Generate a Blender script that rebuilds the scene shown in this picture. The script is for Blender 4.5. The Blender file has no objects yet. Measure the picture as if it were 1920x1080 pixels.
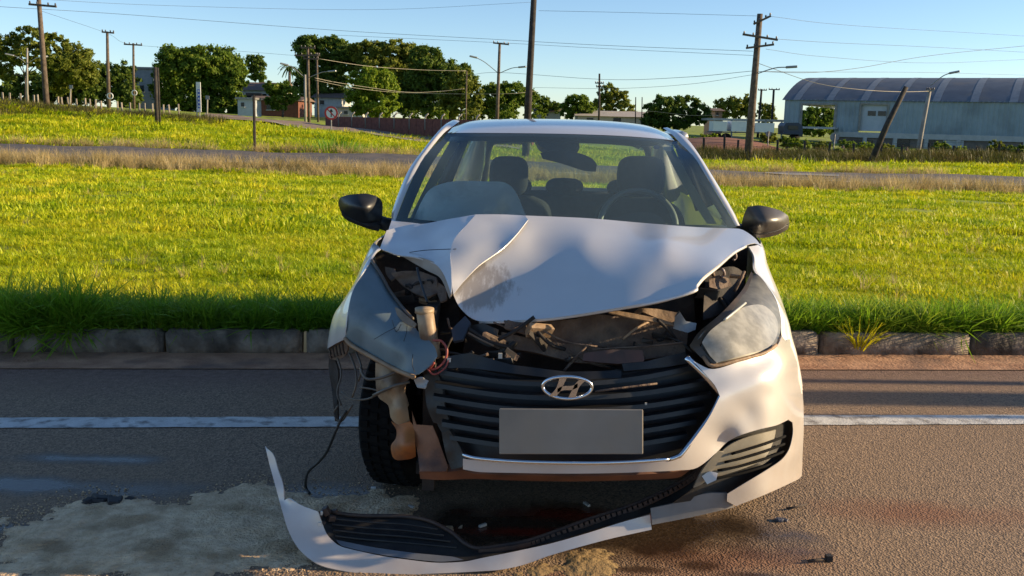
import bpy, bmesh, math, random
import numpy as np
from math import sin, cos, tan, atan, pi, radians
from mathutils import Vector, Matrix, noise
from mathutils.geometry import delaunay_2d_cdt

random.seed(7); rng = np.random.default_rng(7)
S = bpy.context.scene
C = S.collection

# ------------------------------------------------------------------ camera, sky, sun, exposure
F, H = 1800.0, 1.4                       # focal length in photo pixels, eye height
PITCH, ROLL = atan(315 / F), 0.025
fw = Vector((0, cos(PITCH), -sin(PITCH)))
R0 = Vector((1, 0, 0)); U0 = Vector((0, sin(PITCH), cos(PITCH)))
RT = R0 * cos(ROLL) + U0 * sin(ROLL)
UP = U0 * cos(ROLL) - R0 * sin(ROLL)
cam_d = bpy.data.cameras.new('camera'); cam = bpy.data.objects.new('camera', cam_d); C.objects.link(cam)
cam_d.sensor_width = 36; cam_d.lens = 36 * F / 1920; cam_d.clip_start = 0.05; cam_d.clip_end = 3000
m3 = Matrix((RT, UP, -fw)).transposed()
cam.matrix_world = Matrix.Translation((0, 0, H)) @ m3.to_4x4()
S.camera = cam

SUN_EL, SUN_AZ = radians(15), radians(2.5)          # azimuth measured from +X towards +Y
w = bpy.data.worlds.new('World'); S.world = w; w.use_nodes = True
nt = w.node_tree
sky = nt.nodes.new('ShaderNodeTexSky'); sky.sky_type = 'NISHITA'; sky.sun_disc = False
sky.sun_elevation = SUN_EL; sky.sun_rotation = pi / 2 - SUN_AZ
sky.air_density = 0.75; sky.dust_density = 0.15; sky.ozone_density = 2.6
bg = nt.nodes['Background']; bg.inputs['Strength'].default_value = 0.072
nt.links.new(sky.outputs[0], bg.inputs[0])
sd = bpy.data.lights.new('sun', 'SUN'); sd.energy = 3.4; sd.angle = radians(0.5); sd.color = (1, .76, .46)
sun = bpy.data.objects.new('sun', sd); C.objects.link(sun)
sdir = Vector((cos(SUN_EL) * cos(SUN_AZ), cos(SUN_EL) * sin(SUN_AZ), sin(SUN_EL)))
sun.rotation_euler = sdir.to_track_quat('Z', 'Y').to_euler()
S.view_settings.view_transform = 'Standard'; S.view_settings.look = 'None'
S.view_settings.exposure = 1.4; S.view_settings.gamma = 1; S.view_settings.use_curve_mapping = False
S.render.engine = 'CYCLES'
S.cycles.max_bounces = 8; S.cycles.transparent_max_bounces = 24; S.cycles.caustics_reflective = False; S.cycles.caustics_refractive = False

# ------------------------------------------------------------------ pixel <-> world
def ray(px, py):
    return RT * ((px - 960) / F) - UP * ((py - 540) / F) + fw
def q(px, py, Y):
    v = ray(px, py); t = Y / v.y
    return Vector((v.x * t, Y, H + v.z * t))
def g(px, py, z=0.0):
    v = ray(px, py); t = (z - H) / v.z
    return Vector((v.x * t, v.y * t, z))

# ------------------------------------------------------------------ materials
def mat(name, c1, c2=None, scale=6.0, rough=.6, metal=0, bump=0, bscale=40, coat=0, detail=5, c3=None, s3=1.0, lo=.35, hi=.65, trans=0, spec=.5):
    m = bpy.data.materials.new(name); m.use_nodes = True
    N, L = m.node_tree.nodes, m.node_tree.links
    b = N['Principled BSDF']
    b.inputs['Roughness'].default_value = rough; b.inputs['Metallic'].default_value = metal
    b.inputs['Coat Weight'].default_value = coat; b.inputs['Coat Roughness'].default_value = .06
    b.inputs['Specular IOR Level'].default_value = spec
    tc = N.new('ShaderNodeTexCoord')
    col = None
    if c2 is None:
        b.inputs['Base Color'].default_value = (*c1, 1)
    else:
        n = N.new('ShaderNodeTexNoise'); n.inputs['Scale'].default_value = scale; n.inputs['Detail'].default_value = detail
        L.new(tc.outputs['Object'], n.inputs['Vector'])
        r = N.new('ShaderNodeValToRGB'); r.color_ramp.elements[0].position = lo; r.color_ramp.elements[1].position = hi
        r.color_ramp.elements[0].color = (*c1, 1); r.color_ramp.elements[1].color = (*c2, 1)
        L.new(n.outputs['Fac'], r.inputs[0]); col = r.outputs[0]
        if c3 is not None:
            n3 = N.new('ShaderNodeTexNoise'); n3.inputs['Scale'].default_value = s3; n3.inputs['Detail'].default_value = 4
            L.new(tc.outputs['Object'], n3.inputs['Vector'])
            r3 = N.new('ShaderNodeValToRGB'); r3.color_ramp.elements[0].position = .5; r3.color_ramp.elements[1].position = .68
            mx = N.new('ShaderNodeMix'); mx.data_type = 'RGBA'
            L.new(n3.outputs['Fac'], r3.inputs[0]); L.new(r3.outputs[0], mx.inputs['Factor'])
            L.new(col, mx.inputs['A']); mx.inputs['B'].default_value = (*c3, 1); col = mx.outputs['Result']
        L.new(col, b.inputs['Base Color'])
    if bump:
        nb = N.new('ShaderNodeTexNoise'); nb.inputs['Scale'].default_value = bscale; nb.inputs['Detail'].default_value = 6
        L.new(tc.outputs['Object'], nb.inputs['Vector'])
        bp = N.new('ShaderNodeBump'); bp.inputs['Strength'].default_value = bump; bp.inputs['Distance'].default_value = .02
        L.new(nb.outputs['Fac'], bp.inputs['Height']); L.new(bp.outputs[0], b.inputs['Normal'])
    if trans:
        out = N['Material Output']; t = N.new('ShaderNodeBsdfTranslucent')
        if col is not None: L.new(col, t.inputs[0])
        else: t.inputs[0].default_value = (*c1, 1)
        ms = N.new('ShaderNodeMixShader'); ms.inputs[0].default_value = trans
        L.new(b.outputs[0], ms.inputs[1]); L.new(t.outputs[0], ms.inputs[2]); L.new(ms.outputs[0], out.inputs[0])
    return m

def foliage_mat(name, c1, c2, c3=None, trans=.5):
    """leaf colours vary leaf by leaf (face attribute 'tint')"""
    m = bpy.data.materials.new(name); m.use_nodes = True
    N, L = m.node_tree.nodes, m.node_tree.links
    b = N['Principled BSDF']; b.inputs['Roughness'].default_value = .6; b.inputs['Specular IOR Level'].default_value = .25
    a = N.new('ShaderNodeAttribute'); a.attribute_name = 'tint'
    r = N.new('ShaderNodeValToRGB'); r.color_ramp.elements[0].color = (*c1, 1); r.color_ramp.elements[1].color = (*c2, 1)
    if c3: e = r.color_ramp.elements.new(.88); e.color = (*c2, 1); r.color_ramp.elements[-1].color = (*c3, 1)
    L.new(a.outputs['Fac'], r.inputs[0]); L.new(r.outputs[0], b.inputs['Base Color'])
    t = N.new('ShaderNodeBsdfTranslucent'); L.new(r.outputs[0], t.inputs[0])
    ms = N.new('ShaderNodeMixShader'); ms.inputs[0].default_value = trans
    L.new(b.outputs[0], ms.inputs[1]); L.new(t.outputs[0], ms.inputs[2]); L.new(ms.outputs[0], N['Material Output'].inputs[0])
    return m

def grass_mat(name, c1, c2, c3, trans=.4):
    """blade colour varies with the place in the lawn and blade by blade"""
    m = bpy.data.materials.new(name); m.use_nodes = True
    N, L = m.node_tree.nodes, m.node_tree.links
    b = N['Principled BSDF']; b.inputs['Roughness'].default_value = .5; b.inputs['Specular IOR Level'].default_value = .3
    ge = N.new('ShaderNodeNewGeometry'); n = N.new('ShaderNodeTexNoise'); n.inputs['Scale'].default_value = .55; n.inputs['Detail'].default_value = 5
    L.new(ge.outputs['Position'], n.inputs['Vector'])
    oi = N.new('ShaderNodeObjectInfo')
    ma = N.new('ShaderNodeMath'); ma.operation = 'MULTIPLY_ADD'; ma.inputs[1].default_value = .35
    L.new(oi.outputs['Random'], ma.inputs[0]); L.new(n.outputs['Fac'], ma.inputs[2])
    r = N.new('ShaderNodeValToRGB'); r.color_ramp.elements[0].position = .45; r.color_ramp.elements[1].position = .95
    r.color_ramp.elements[0].color = (*c1, 1); r.color_ramp.elements[1].color = (*c3, 1)
    e = r.color_ramp.elements.new(.7); e.color = (*c2, 1)
    L.new(ma.outputs[0], r.inputs[0]); L.new(r.outputs[0], b.inputs['Base Color'])
    t = N.new('ShaderNodeBsdfTranslucent'); L.new(r.outputs[0], t.inputs[0])
    ms = N.new('ShaderNodeMixShader'); ms.inputs[0].default_value = trans
    L.new(b.outputs[0], ms.inputs[1]); L.new(t.outputs[0], ms.inputs[2]); L.new(ms.outputs[0], N['Material Output'].inputs[0])
    return m

# ------------------------------------------------------------------ object helpers
def tag(o, label=None, cat=None, group=None, kind=None):
    if label: o['label'] = label
    if cat: o['category'] = cat
    if group: o['group'] = group
    if kind: o['kind'] = kind
    return o
def thing(name, label, cat, loc, group=None):
    o = bpy.data.objects.new(name, None); C.objects.link(o); o.location = loc; o.empty_display_size = .2
    return tag(o, label, cat, group)
def wloc(o):
    p = Vector(o.location)
    while o.parent: o = o.parent; p = p + Vector(o.location)
    return p
def link(name, me, m, parent=None):
    """mesh data in world coordinates becomes ONE object (data moved to the parent's space)"""
    o = bpy.data.objects.new(name, me); C.objects.link(o)
    if m is not None and not me.materials: me.materials.append(m)
    if parent is not None:
        me.transform(Matrix.Translation(-wloc(parent))); o.parent = parent
    return o
def mesh(name, verts, faces, m, parent=None, smooth=False):
    me = bpy.data.meshes.new(name)
    me.from_pydata([tuple(v) for v in verts], [], [tuple(f) for f in faces]); me.update()
    if smooth: me.polygons.foreach_set('use_smooth', [True] * len(me.polygons))
    return link(name, me, m, parent)
class MB:
    def __init__(s): s.v = []; s.f = []
    def add(s, vs, fs):
        o = len(s.v); s.v += [tuple(v) for v in vs]; s.f += [tuple(i + o for i in f) for f in fs]; return s
    def box(s, c, size, rot=None):
        x, y, z = [k / 2 for k in size]; c = Vector(c)
        vs = [Vector(a) for a in ((-x,-y,-z),(x,-y,-z),(x,y,-z),(-x,y,-z),(-x,-y,z),(x,-y,z),(x,y,z),(-x,y,z))]
        if rot is not None: vs = [rot @ v for v in vs]
        return s.add([c + v for v in vs], [(3,2,1,0),(4,5,6,7),(0,1,5,4),(1,2,6,5),(2,3,7,6),(3,0,4,7)])
    def bar(s, a, b, wx, wy=None):
        a, b = Vector(a), Vector(b); d = b - a
        return s.box((a + b) / 2, (wx, wy or wx, d.length), d.to_track_quat('Z', 'Y').to_matrix())
    def tube(s, pts, r, n=8, caps=True):
        pts = [Vector(p) for p in pts]; k = len(pts)
        rs = r if isinstance(r, (list, tuple)) else [r] * k
        t0 = (pts[1] - pts[0]).normalized()
        u = t0.orthogonal().normalized(); vs = []
        for i, p in enumerate(pts):
            t = (pts[min(i + 1, k - 1)] - pts[max(i - 1, 0)]).normalized()
            u = (u - t * u.dot(t)).normalized(); v = t.cross(u)
            vs += [p + (u * cos(a) + v * sin(a)) * rs[i] for a in [2 * pi * j / n for j in range(n)]]
        fs = [(i*n+j, i*n+(j+1)%n, (i+1)*n+(j+1)%n, (i+1)*n+j) for i in range(k-1) for j in range(n)]
        if caps: fs += [tuple(range(n))[::-1], tuple(range((k-1)*n, k*n))]
        return s.add(vs, fs)
    def build(s, name, m, parent=None, smooth=False):
        o = mesh(name, s.v, s.f, m, parent, smooth); return o
def bevel(o, wd, seg=2):
    b = o.modifiers.new('bevel', 'BEVEL'); b.width = wd; b.segments = seg; b.limit_method = 'ANGLE'; return o
def solid(o, t, off=-1):
    cnt = {}
    for p in o.data.polygons:
        for k in p.edge_keys: cnt[k] = cnt.get(k, 0) + 1
    for e in o.data.edges:
        if cnt.get(e.key, 0) == 1: e.use_edge_sharp = True      # crisp sheet edges
    b = o.modifiers.new('solid', 'SOLIDIFY'); b.thickness = t; b.offset = off; return o
def dup(o, loc=None, parent=None):
    c = o.copy(); C.objects.link(c)
    if parent is not None: c.parent = parent
    if loc is not None: c.location = loc
    for ch in list(o.children): dup(ch, None, c)
    return c
def catmull(P, n=8, closed=False):
    P = [Vector(p) for p in P]; out = []; k = len(P)
    rngk = range(k if closed else k - 1)
    for i in rngk:
        p0 = P[(i-1) % k] if closed or i else P[0] * 2 - P[1]
        p1, p2 = P[i], P[(i+1) % k]
        p3 = P[(i+2) % k] if closed or i + 2 < k else P[-1] * 2 - P[-2]
        for j in range(n):
            t = j / n
            out.append(.5 * ((2*p1) + (p2-p0)*t + (2*p0-5*p1+4*p2-p3)*t*t + (3*p1-p0-3*p2+p3)*t**3))
    if not closed: out.append(P[-1])
    return out
def loft(name, rows, m, parent=None, nu=5, nv=5, keep=None, thick=0):
    """surface through rows of control points"""
    R1 = [catmull(r, nu) for r in rows]
    cols = [catmull([r[i] for r in R1], nv) for i in range(len(R1[0]))]
    nc, nr = len(cols), len(cols[0])
    vs = [cols[i][j] for j in range(nr) for i in range(nc)]
    fs = []
    for j in range(nr - 1):
        for i in range(nc - 1):
            f = (j*nc+i, (j+1)*nc+i, (j+1)*nc+i+1, j*nc+i+1)
            if keep is None or keep(sum((vs[k] for k in f), Vector()) / 4): fs.append(f)
    o = mesh(name, vs, fs, m, parent, True)
    if thick: solid(o, thick, 0)
    return o

# thin plate spline depth over picture points: gives every car panel its own measured depth
class TPS:
    def __init__(s, P, reg=1e-4):
        P = np.array(P, float); _, ix = np.unique(P[:, :2].round(1), axis=0, return_index=True); P = P[ix]
        s.x = P[:, :2] / 100; n = len(P)
        K = s.k(s.x, s.x) + np.eye(n) * reg
        A = np.zeros((n + 3, n + 3)); A[:n, :n] = K; A[:n, n] = 1; A[:n, n+1:] = s.x; A[n, :n] = 1; A[n+1:, :n] = s.x.T
        s.w = np.linalg.lstsq(A, np.r_[P[:, 2], 0, 0, 0], rcond=None)[0]
    @staticmethod
    def k(a, b):
        d2 = ((a[:, None] - b[None]) ** 2).sum(-1); return .5 * d2 * np.log(d2 + 1e-12)
    def __call__(s, px, py):
        x = np.array([[px, py]], float) / 100
        return float((s.k(x, s.x) @ s.w[:-3])[0] + s.w[-3] + x[0] @ s.w[-2:])
def inside(p, poly):
    c = False; x, y = p; j = len(poly) - 1
    for i in range(len(poly)):
        if (poly[i][1] > y) != (poly[j][1] > y) and x < (poly[j][0]-poly[i][0])*(y-poly[i][1])/(poly[j][1]-poly[i][1])+poly[i][0]: c = not c
        j = i
    return c
def patch(name, outline, m, parent, inner=(), step=9, round_=True, thick=.004, wav=0, wscale=8, corner=45, dY=0, ctrl=None, reg=1e-4):
    """panel whose edge runs through (photo x, photo y, metres away) points"""
    P = [tuple(map(float, p[:3])) for p in outline]; n = len(P)
    T = TPS(ctrl if ctrl else list(P) + [tuple(p) for p in inner], reg)
    pts = []
    cor = []
    for i in range(n):
        a = Vector(P[i][:2]) - Vector(P[i-1][:2]); b = Vector(P[(i+1) % n][:2]) - Vector(P[i][:2])
        cor.append((not round_) or a.angle(b, 0) > radians(corner))
    for i in range(n):
        p1, p2 = Vector(P[i][:2]), Vector(P[(i+1) % n][:2]); L = (p2 - p1).length
        k = max(1, int(L / step + .5))
        p0 = Vector(P[i-1][:2]) if not cor[i] else p1 * 2 - p2
        p3 = Vector(P[(i+2) % n][:2]) if not cor[(i+1) % n] else p2 * 2 - p1
        # limit overshoot
        t1 = (p2 - p0) * .5; t2 = (p3 - p1) * .5
        if t1.length > L: t1 *= L / t1.length
        if t2.length > L: t2 *= L / t2.length
        for j in range(k):
            t = j / k; h = (2*t**3-3*t*t+1, t**3-2*t*t+t, -2*t**3+3*t*t, t**3-t*t)
            pts.append(p1*h[0] + t1*h[1] + p2*h[2] + t2*h[3])
    nb = len(pts); poly = [(p.x, p.y) for p in pts]
    xs = [p[0] for p in poly]; ys = [p[1] for p in poly]
    gp = []
    y = min(ys) + step * .5; row = 0
    arr = np.array(poly)
    while y < max(ys):
        x = min(xs) + (step * .5 if row % 2 else 0)
        while x < max(xs):
            if inside((x, y), poly) and ((arr - (x, y)) ** 2).sum(1).min() > (.6 * step) ** 2: gp.append(Vector((x, y)))
            x += step
        y += step * .87; row += 1
    allp = [Vector((p.x, -p.y)) for p in pts + gp]
    r = delaunay_2d_cdt(allp, [(i, (i+1) % nb) for i in range(nb)], [], 1, 1e-4)
    vs = []
    for v in r[0]:
        Y = T(v.x, -v.y) + dY
        if wav: 
            w0 = q(v.x, -v.y, Y); Y += wav * noise.noise(w0 * wscale)
        vs.append(q(v.x, -v.y, Y))
    o = mesh(name, vs, [f for f in r[2] if len(f) > 2], m, parent, True)
    if thick: solid(o, thick)
    return o
def ptube(name, pts, r, m, parent, n=6, sub=5, world=None):
    P = [q(*p) for p in pts] if world is None else world
    mb = MB(); mb.tube(catmull(P, sub), r, n); return mb.build(name, m, parent, True)

# ------------------------------------------------------------------ the ground
prof = {0:   [(308,30),(277,37),(250,44),(215,54),(192,62),(189,90)],
        400: [(318,30),(288,37),(262,44),(240,54),(228,62),(215,85),(212,120)],
        740: [(330,30),(299,37),(280,44),(266,54),(258,62),(245,80),(228,110)],
        1340:[(346,30),(326,37),(314,46),(302,60),(285,75),(262,100)],
        1780:[(357,30),(335,37),(325,46),(305,60),(290,80),(279,110)]}
bt, bz = [], []
for px, L in prof.items():
    bt.append((px - 960) / F)
    bz.append(([5.9] + [Y for _, Y in L], [.12] + [q(px, py, Y).z for py, Y in L]))
def kerbY(x): return 5.655 + .0915 * x                         # foot of the kerb, road side
def zt(x, Y):
    t = x / max(Y, .1)
    zs = [np.interp(Y, a, b) for a, b in bz]
    z = float(np.interp(t, bt, zs))
    if Y > 9:
        z += (.10 + .14 * min(1, max(0, (Y - 38) / 5))) * min(1, (Y - 9) / 20) * noise.noise(Vector((x * .12, Y * .22, 0))) 
        z += .05 * min(1, (Y - 9) / 20) * noise.noise(Vector((x * .5, Y * .7, 3)))
    if Y > 6.6: z += .035 * min(1, Y - 6.6) * noise.noise(Vector((x * .9, Y * 1.5, 5)))
    return z
def base(px, Y, py=0): 
    v = q(px, 250, Y); return Vector((v.x, Y, zt(v.x, Y)))

M_soil = mat('lawn_soil', (.17, .25, .010), (.33, .39, .014), 1.3, .9, bump=.8, bscale=9, c3=(.12, .09, .035), s3=.35)
yo = list(np.concatenate([np.linspace(.10, 3, 16), np.linspace(3.4, 24, 48), np.linspace(24.6, 60, 80), np.linspace(62, 130, 40), [150, 190, 260, 400, 700, 1200]]))
xg = np.concatenate([[-900, -500, -280, -160, -110, -80], np.linspace(-60, 60, 181), [80, 110, 160, 280, 500, 900]])
vs, fs = [], []
for j, yy in enumerate(yo):
    for x in xg:
        Y = (kerbY(max(-40, min(40, x))) + yy) if yy < 30 else 5.7 + yy
        vs.append((x, Y, zt(x, max(Y, 5.9))))
nx = len(xg)
for j in range(len(yo) - 1):
    for i in range(nx - 1): fs.append((j*nx+i, j*nx+i+1, (j+1)*nx+i+1, (j+1)*nx+i))
tag(mesh('ground', vs, fs, M_soil, None, True), 'bright yellow green grass verge beyond the kerb', 'ground', kind='structure')
back = mesh('far_ground', [(-900,-900,-.06),(900,-900,-.06),(900,1.5,-.06),(-900,1.5,-.06)], [(0,1,2,3)], mat('bounce_ground', (.34,.26,.16), (.42,.33,.21), 2, .9))  # near-side ground out of view, coloured pale to bounce warm light on the car
tag(back, 'unseen ground on the near side, made pale to bounce light', 'ground', kind='structure')

# road asphalt with stains ----------------------------------------------------
def road_mat():
    m = bpy.data.materials.new('asphalt'); m.use_nodes = True
    N, L = m.node_tree.nodes, m.node_tree.links; b = N['Principled BSDF']
    ge = N.new('ShaderNodeNewGeometry'); P = ge.outputs['Position']
    def nz(s, d=5, vec=P):
        n = N.new('ShaderNodeTexNoise'); n.inputs['Scale'].default_value = s; n.inputs['Detail'].default_value = d; L.new(vec, n.inputs['Vector']); return n
    def ramp(x, a, bb, ca, cb):
        r = N.new('ShaderNodeValToRGB'); r.color_ramp.elements[0].position = a; r.color_ramp.elements[1].position = bb
        r.color_ramp.elements[0].color = (*ca, 1) if not isinstance(ca, (int, float)) else (ca, ca, ca, 1)
        r.color_ramp.elements[1].color = (*cb, 1) if not isinstance(cb, (int, float)) else (cb, cb, cb, 1)
        L.new(x, r.inputs[0]); return r.outputs[0]
    def mix(fac, a, bb):
        x = N.new('ShaderNodeMix'); x.data_type = 'RGBA'
        if hasattr(fac, 'links'): L.new(fac, x.inputs['Factor'])
        else: x.inputs['Factor'].default_value = fac
        for k, v in (('A', a), ('B', bb)):
            if hasattr(v, 'links'): L.new(v, x.inputs[k])
            else: x.inputs[k].default_value = (*v, 1)
        return x.outputs['Result']
    def mth(op, a, bb, c=None):
        x = N.new('ShaderNodeMath'); x.operation = op
        for k, v in enumerate((a, bb, c)):
            if v is None: continue
            if hasattr(v, 'links'): L.new(v, x.inputs[k])
            else: x.inputs[k].default_value = v
        return x.outputs[0]
    sp = N.new('ShaderNodeSeparateXYZ'); L.new(P, sp.inputs[0])
    vo = N.new('ShaderNodeTexVoronoi'); vo.inputs['Scale'].default_value = 130; L.new(P, vo.inputs['Vector'])
    col = ramp(vo.outputs['Color'], .1, .9, (.10, .068, .044), (.39, .265, .165))
    col = mix(ramp(nz(1.1, 6).outputs['Fac'], .35, .7, 0, .55), col, (.24, .155, .085))
    n9 = nz(3.3, 7)
    wob = mth('MULTIPLY_ADD', n9.outputs['Fac'], .8, -.4)
    # red earth washed from the verge over the gutter side of the lane
    dk = mth('SUBTRACT', mth('MULTIPLY_ADD', sp.outputs['X'], .0915, 5.655), sp.outputs['Y'])
    edge = ramp(mth('MULTIPLY_ADD', wob, .55, dk), .42, .95, .85, 0)
    col = mix(edge, col, ramp(nz(22, 6).outputs['Fac'], .35, .7, (.15, .085, .06), (.24, .15, .115)))
    def spot(cx, cy, rx, ry, hard=.75, w_=1.3):
        dx = mth('DIVIDE', mth('SUBTRACT', sp.outputs['X'], cx), rx); dy = mth('DIVIDE', mth('SUBTRACT', sp.outputs['Y'], cy), ry)
        d = mth('SQRT', mth('ADD', mth('MULTIPLY', dx, dx), mth('MULTIPLY', dy, dy)), 0)
        d = mth('MULTIPLY_ADD', wob, 1.6 * w_, d)
        return ramp(d, 1 - hard, 1 + hard * .4, 1, 0)
    # reddish earth spots in front of the car
    for a in ((.72, 2.95, .42, .20), (1.55, 3.35, .5, .16), (.25, 2.78, .35, .10)):
        col = mix(mth('MULTIPLY', spot(*a, hard=.8), .7), col, (.20, .075, .032))
    wet = mth('MAXIMUM', spot(-1.9, 3.42, 1.25, .12), spot(.28, 3.16, .95, .26, hard=.5))
    for a in ((-.75, 3.42, .5, .13), (-.95, 3.06, .28, .07), (-1.6, 3.05, .3, .07), (-1.75, 3.72, .5, .08), (.25, 3.15, .75, .30)):
        wet = mth('MAXIMUM', wet, spot(*a))
    for a in ((.62, 2.90, .10, .05), (.80, 2.84, .14, .03), (.42, 2.86, .12, .035)):
        wet = mth('MAXIMUM', wet, mth('MULTIPLY', spot(*a, hard=.7), .8))
    col = mix(mth('MULTIPLY', wet, .84), col, (.014, .010, .009))
    blood = mth('MAXIMUM', spot(.22, 3.28, .38, .07), spot(.10, 3.12, .30, .05))
    col = mix(mth('MULTIPLY', blood, .8), col, (.17, .018, .010))
    L.new(col, b.inputs['Base Color'])
    L.new(mth('MULTIPLY_ADD', wet, -.62, .82), b.inputs['Roughness'])
    bp = N.new('ShaderNodeBump'); bp.inputs['Distance'].default_value = .004
    L.new(mth('MULTIPLY_ADD', wet, -.75, .9), bp.inputs['Strength'])
    L.new(mth('ADD', vo.outputs['Distance'], nz(40, 4).outputs['Fac']), bp.inputs['Height']); L.new(bp.outputs[0], b.inputs['Normal'])
    return m
M_road = road_mat()
rx = [-60, 60]
def strip(name, d0, d1, z, m, lo=-60, hi=60, n=1):
    """band parallel to the kerb, d metres towards the camera from the kerb foot"""
    vs = []; fs = []
    for i in range(n + 1):
        x = lo + (hi - lo) * i / n
        vs += [(x, kerbY(x) - d0, z), (x, kerbY(x) - d1, z)]
    for i in range(n): fs.append((2*i, 2*i+1, 2*i+3, 2*i+2))
    return mesh(name, vs, fs, m)
tag(strip('road', .34, 7.6, 0, M_road), 'grey asphalt road under the crashed car', 'road', kind='structure')
M_gut = mat('gutter_earth', (.32, .16, .09), (.52, .29, .17), 7, .9, bump=.5, bscale=60, c3=(.20, .12, .085), s3=3)
tag(strip('gutter', -.02, .36, .006, M_gut), 'narrow concrete gutter covered in red earth along the kerb', 'gutter', kind='structure')
M_line = mat('road_paint', (.54, .53, .50), (.68, .67, .63), 9, .7, bump=.4, bscale=120, c3=(.24, .22, .2), s3=14)
vs, fs = [], []
for i in range(601):
    x = -30 + i * .1
    e1 = .010 * noise.noise(Vector((x * 9, 0, 0))); e2 = .010 * noise.noise(Vector((x * 9, 5, 0)))
    vs += [(x, kerbY(x) - 1.235 + e1, .004), (x, kerbY(x) - 1.385 + e2, .004)]
for i in range(600): fs.append((2*i, 2*i+1, 2*i+3, 2*i+2))
tag(mesh('edge_line', vs, fs, M_line), 'worn white edge line painted on the asphalt', 'road marking', kind='structure')

# kerb of separate stones -----------------------------------------------------
kerb = thing('kerb', 'weathered grey concrete kerb of long blocks between road and grass', 'kerb', (0, kerbY(0), 0)); kerb['kind'] = 'structure'
M_kerb = mat('kerb_concrete', (.13, .10, .075), (.31, .25, .195), 9, .9, bump=.8, bscale=30, c3=(.045, .036, .028), s3=4)
kd = Vector((1, .0915, 0)).normalized(); kn = Vector((-kd.y, kd.x, 0))
sx = -3.05
x = -9.2
joints = []
# joints seen in the photo: px 25, 312, 572 on the left, 1535, 1817 on the right
J = [g(p, 661).x for p in (25, 312, 572)] + [g(p, 665).x for p in (1255, 1535, 1817)]
J = [J[0] - .88 * k for k in range(7, 0, -1)] + J[:3] + [J[2] + (J[3] - J[2]) * k / 3 for k in (1, 2)] + J[3:] + [J[5] + .9 * k for k in range(1, 8)]
rngk = random.Random(3)
for a, b_ in zip(J, J[1:]):
    L = b_ - a - .02; bm = bmesh.new()
    nseg = 8
    bmesh.ops.create_cube(bm, size=1)
    bmesh.ops.scale(bm, vec=(L, .12, .17), verts=bm.verts)
    bmesh.ops.bevel(bm, geom=[e for e in bm.edges], offset=.016, segments=2, affect='EDGES')
    bmesh.ops.subdivide_edges(bm, edges=[e for e in bm.edges if abs((e.verts[0].co - e.verts[1].co).x) > L * .5], cuts=nseg, use_grid_fill=True)
    c = Vector(((a + b_) / 2, kerbY((a + b_) / 2), .055 + rngk.uniform(-.006, .006))) + kn * (.062 + rngk.uniform(-.006, .006))
    rot = Matrix.Rotation(math.atan(.0915) + rngk.uniform(-.006, .006), 3, 'Z')
    for v in bm.verts:
        v.co += v.co.normalized() * .010 * noise.noise(v.co * 7 + Vector((a * 3, 0, 0)))
        v.co = rot @ v.co + c
    me = bpy.data.meshes.new('kerb_stone'); bm.to_mesh(me); bm.free()
    me.polygons.foreach_set('use_smooth', [True] * len(me.polygons))
    link('kerb_stone', me, M_kerb, kerb)

# ------------------------------------------------------------------ grass
def tuft(name, nb, hgt, spread, wdt, lean, m, seed, seg=3):
    r = random.Random(seed); mb = MB()
    for k in range(nb):
        a = r.uniform(0, 2*pi); d = spread * math.sqrt(r.random()); h = hgt * r.uniform(.55, 1.1); ln = lean * r.uniform(.2, 1.2)
        b0 = Vector((cos(a) * d, sin(a) * d, -.01)); b = a + r.uniform(-1.2, 1.2); dr = Vector((cos(b), sin(b), 0)); sdv = Vector((-dr.y, dr.x, 0))
        ww = wdt * r.uniform(.6, 1.2); vs = []
        for i in range(seg):
            t = i / seg; p = b0 + dr * (h * ln * t * t) + Vector((0, 0, h * (t - .35 * ln * t * t)))
            vs += [p - sdv * ww * (1 - t * .6), p + sdv * ww * (1 - t * .6)]
        vs.append(b0 + dr * h * ln + Vector((0, 0, h * (1 - .35 * ln))))
        fs = [(2*i, 2*i+1, 2*i+3, 2*i+2) for i in range(seg - 1)] + [(2*seg-2, 2*seg-1, 2*seg)]
        mb.add(vs, fs)
    me = bpy.data.meshes.new(name); me.from_pydata(mb.v, [], mb.f); me.materials.append(m)
    me.polygons.foreach_set('use_smooth', [True] * len(me.polygons))
    return bpy.data.objects.new(name, me)
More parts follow.
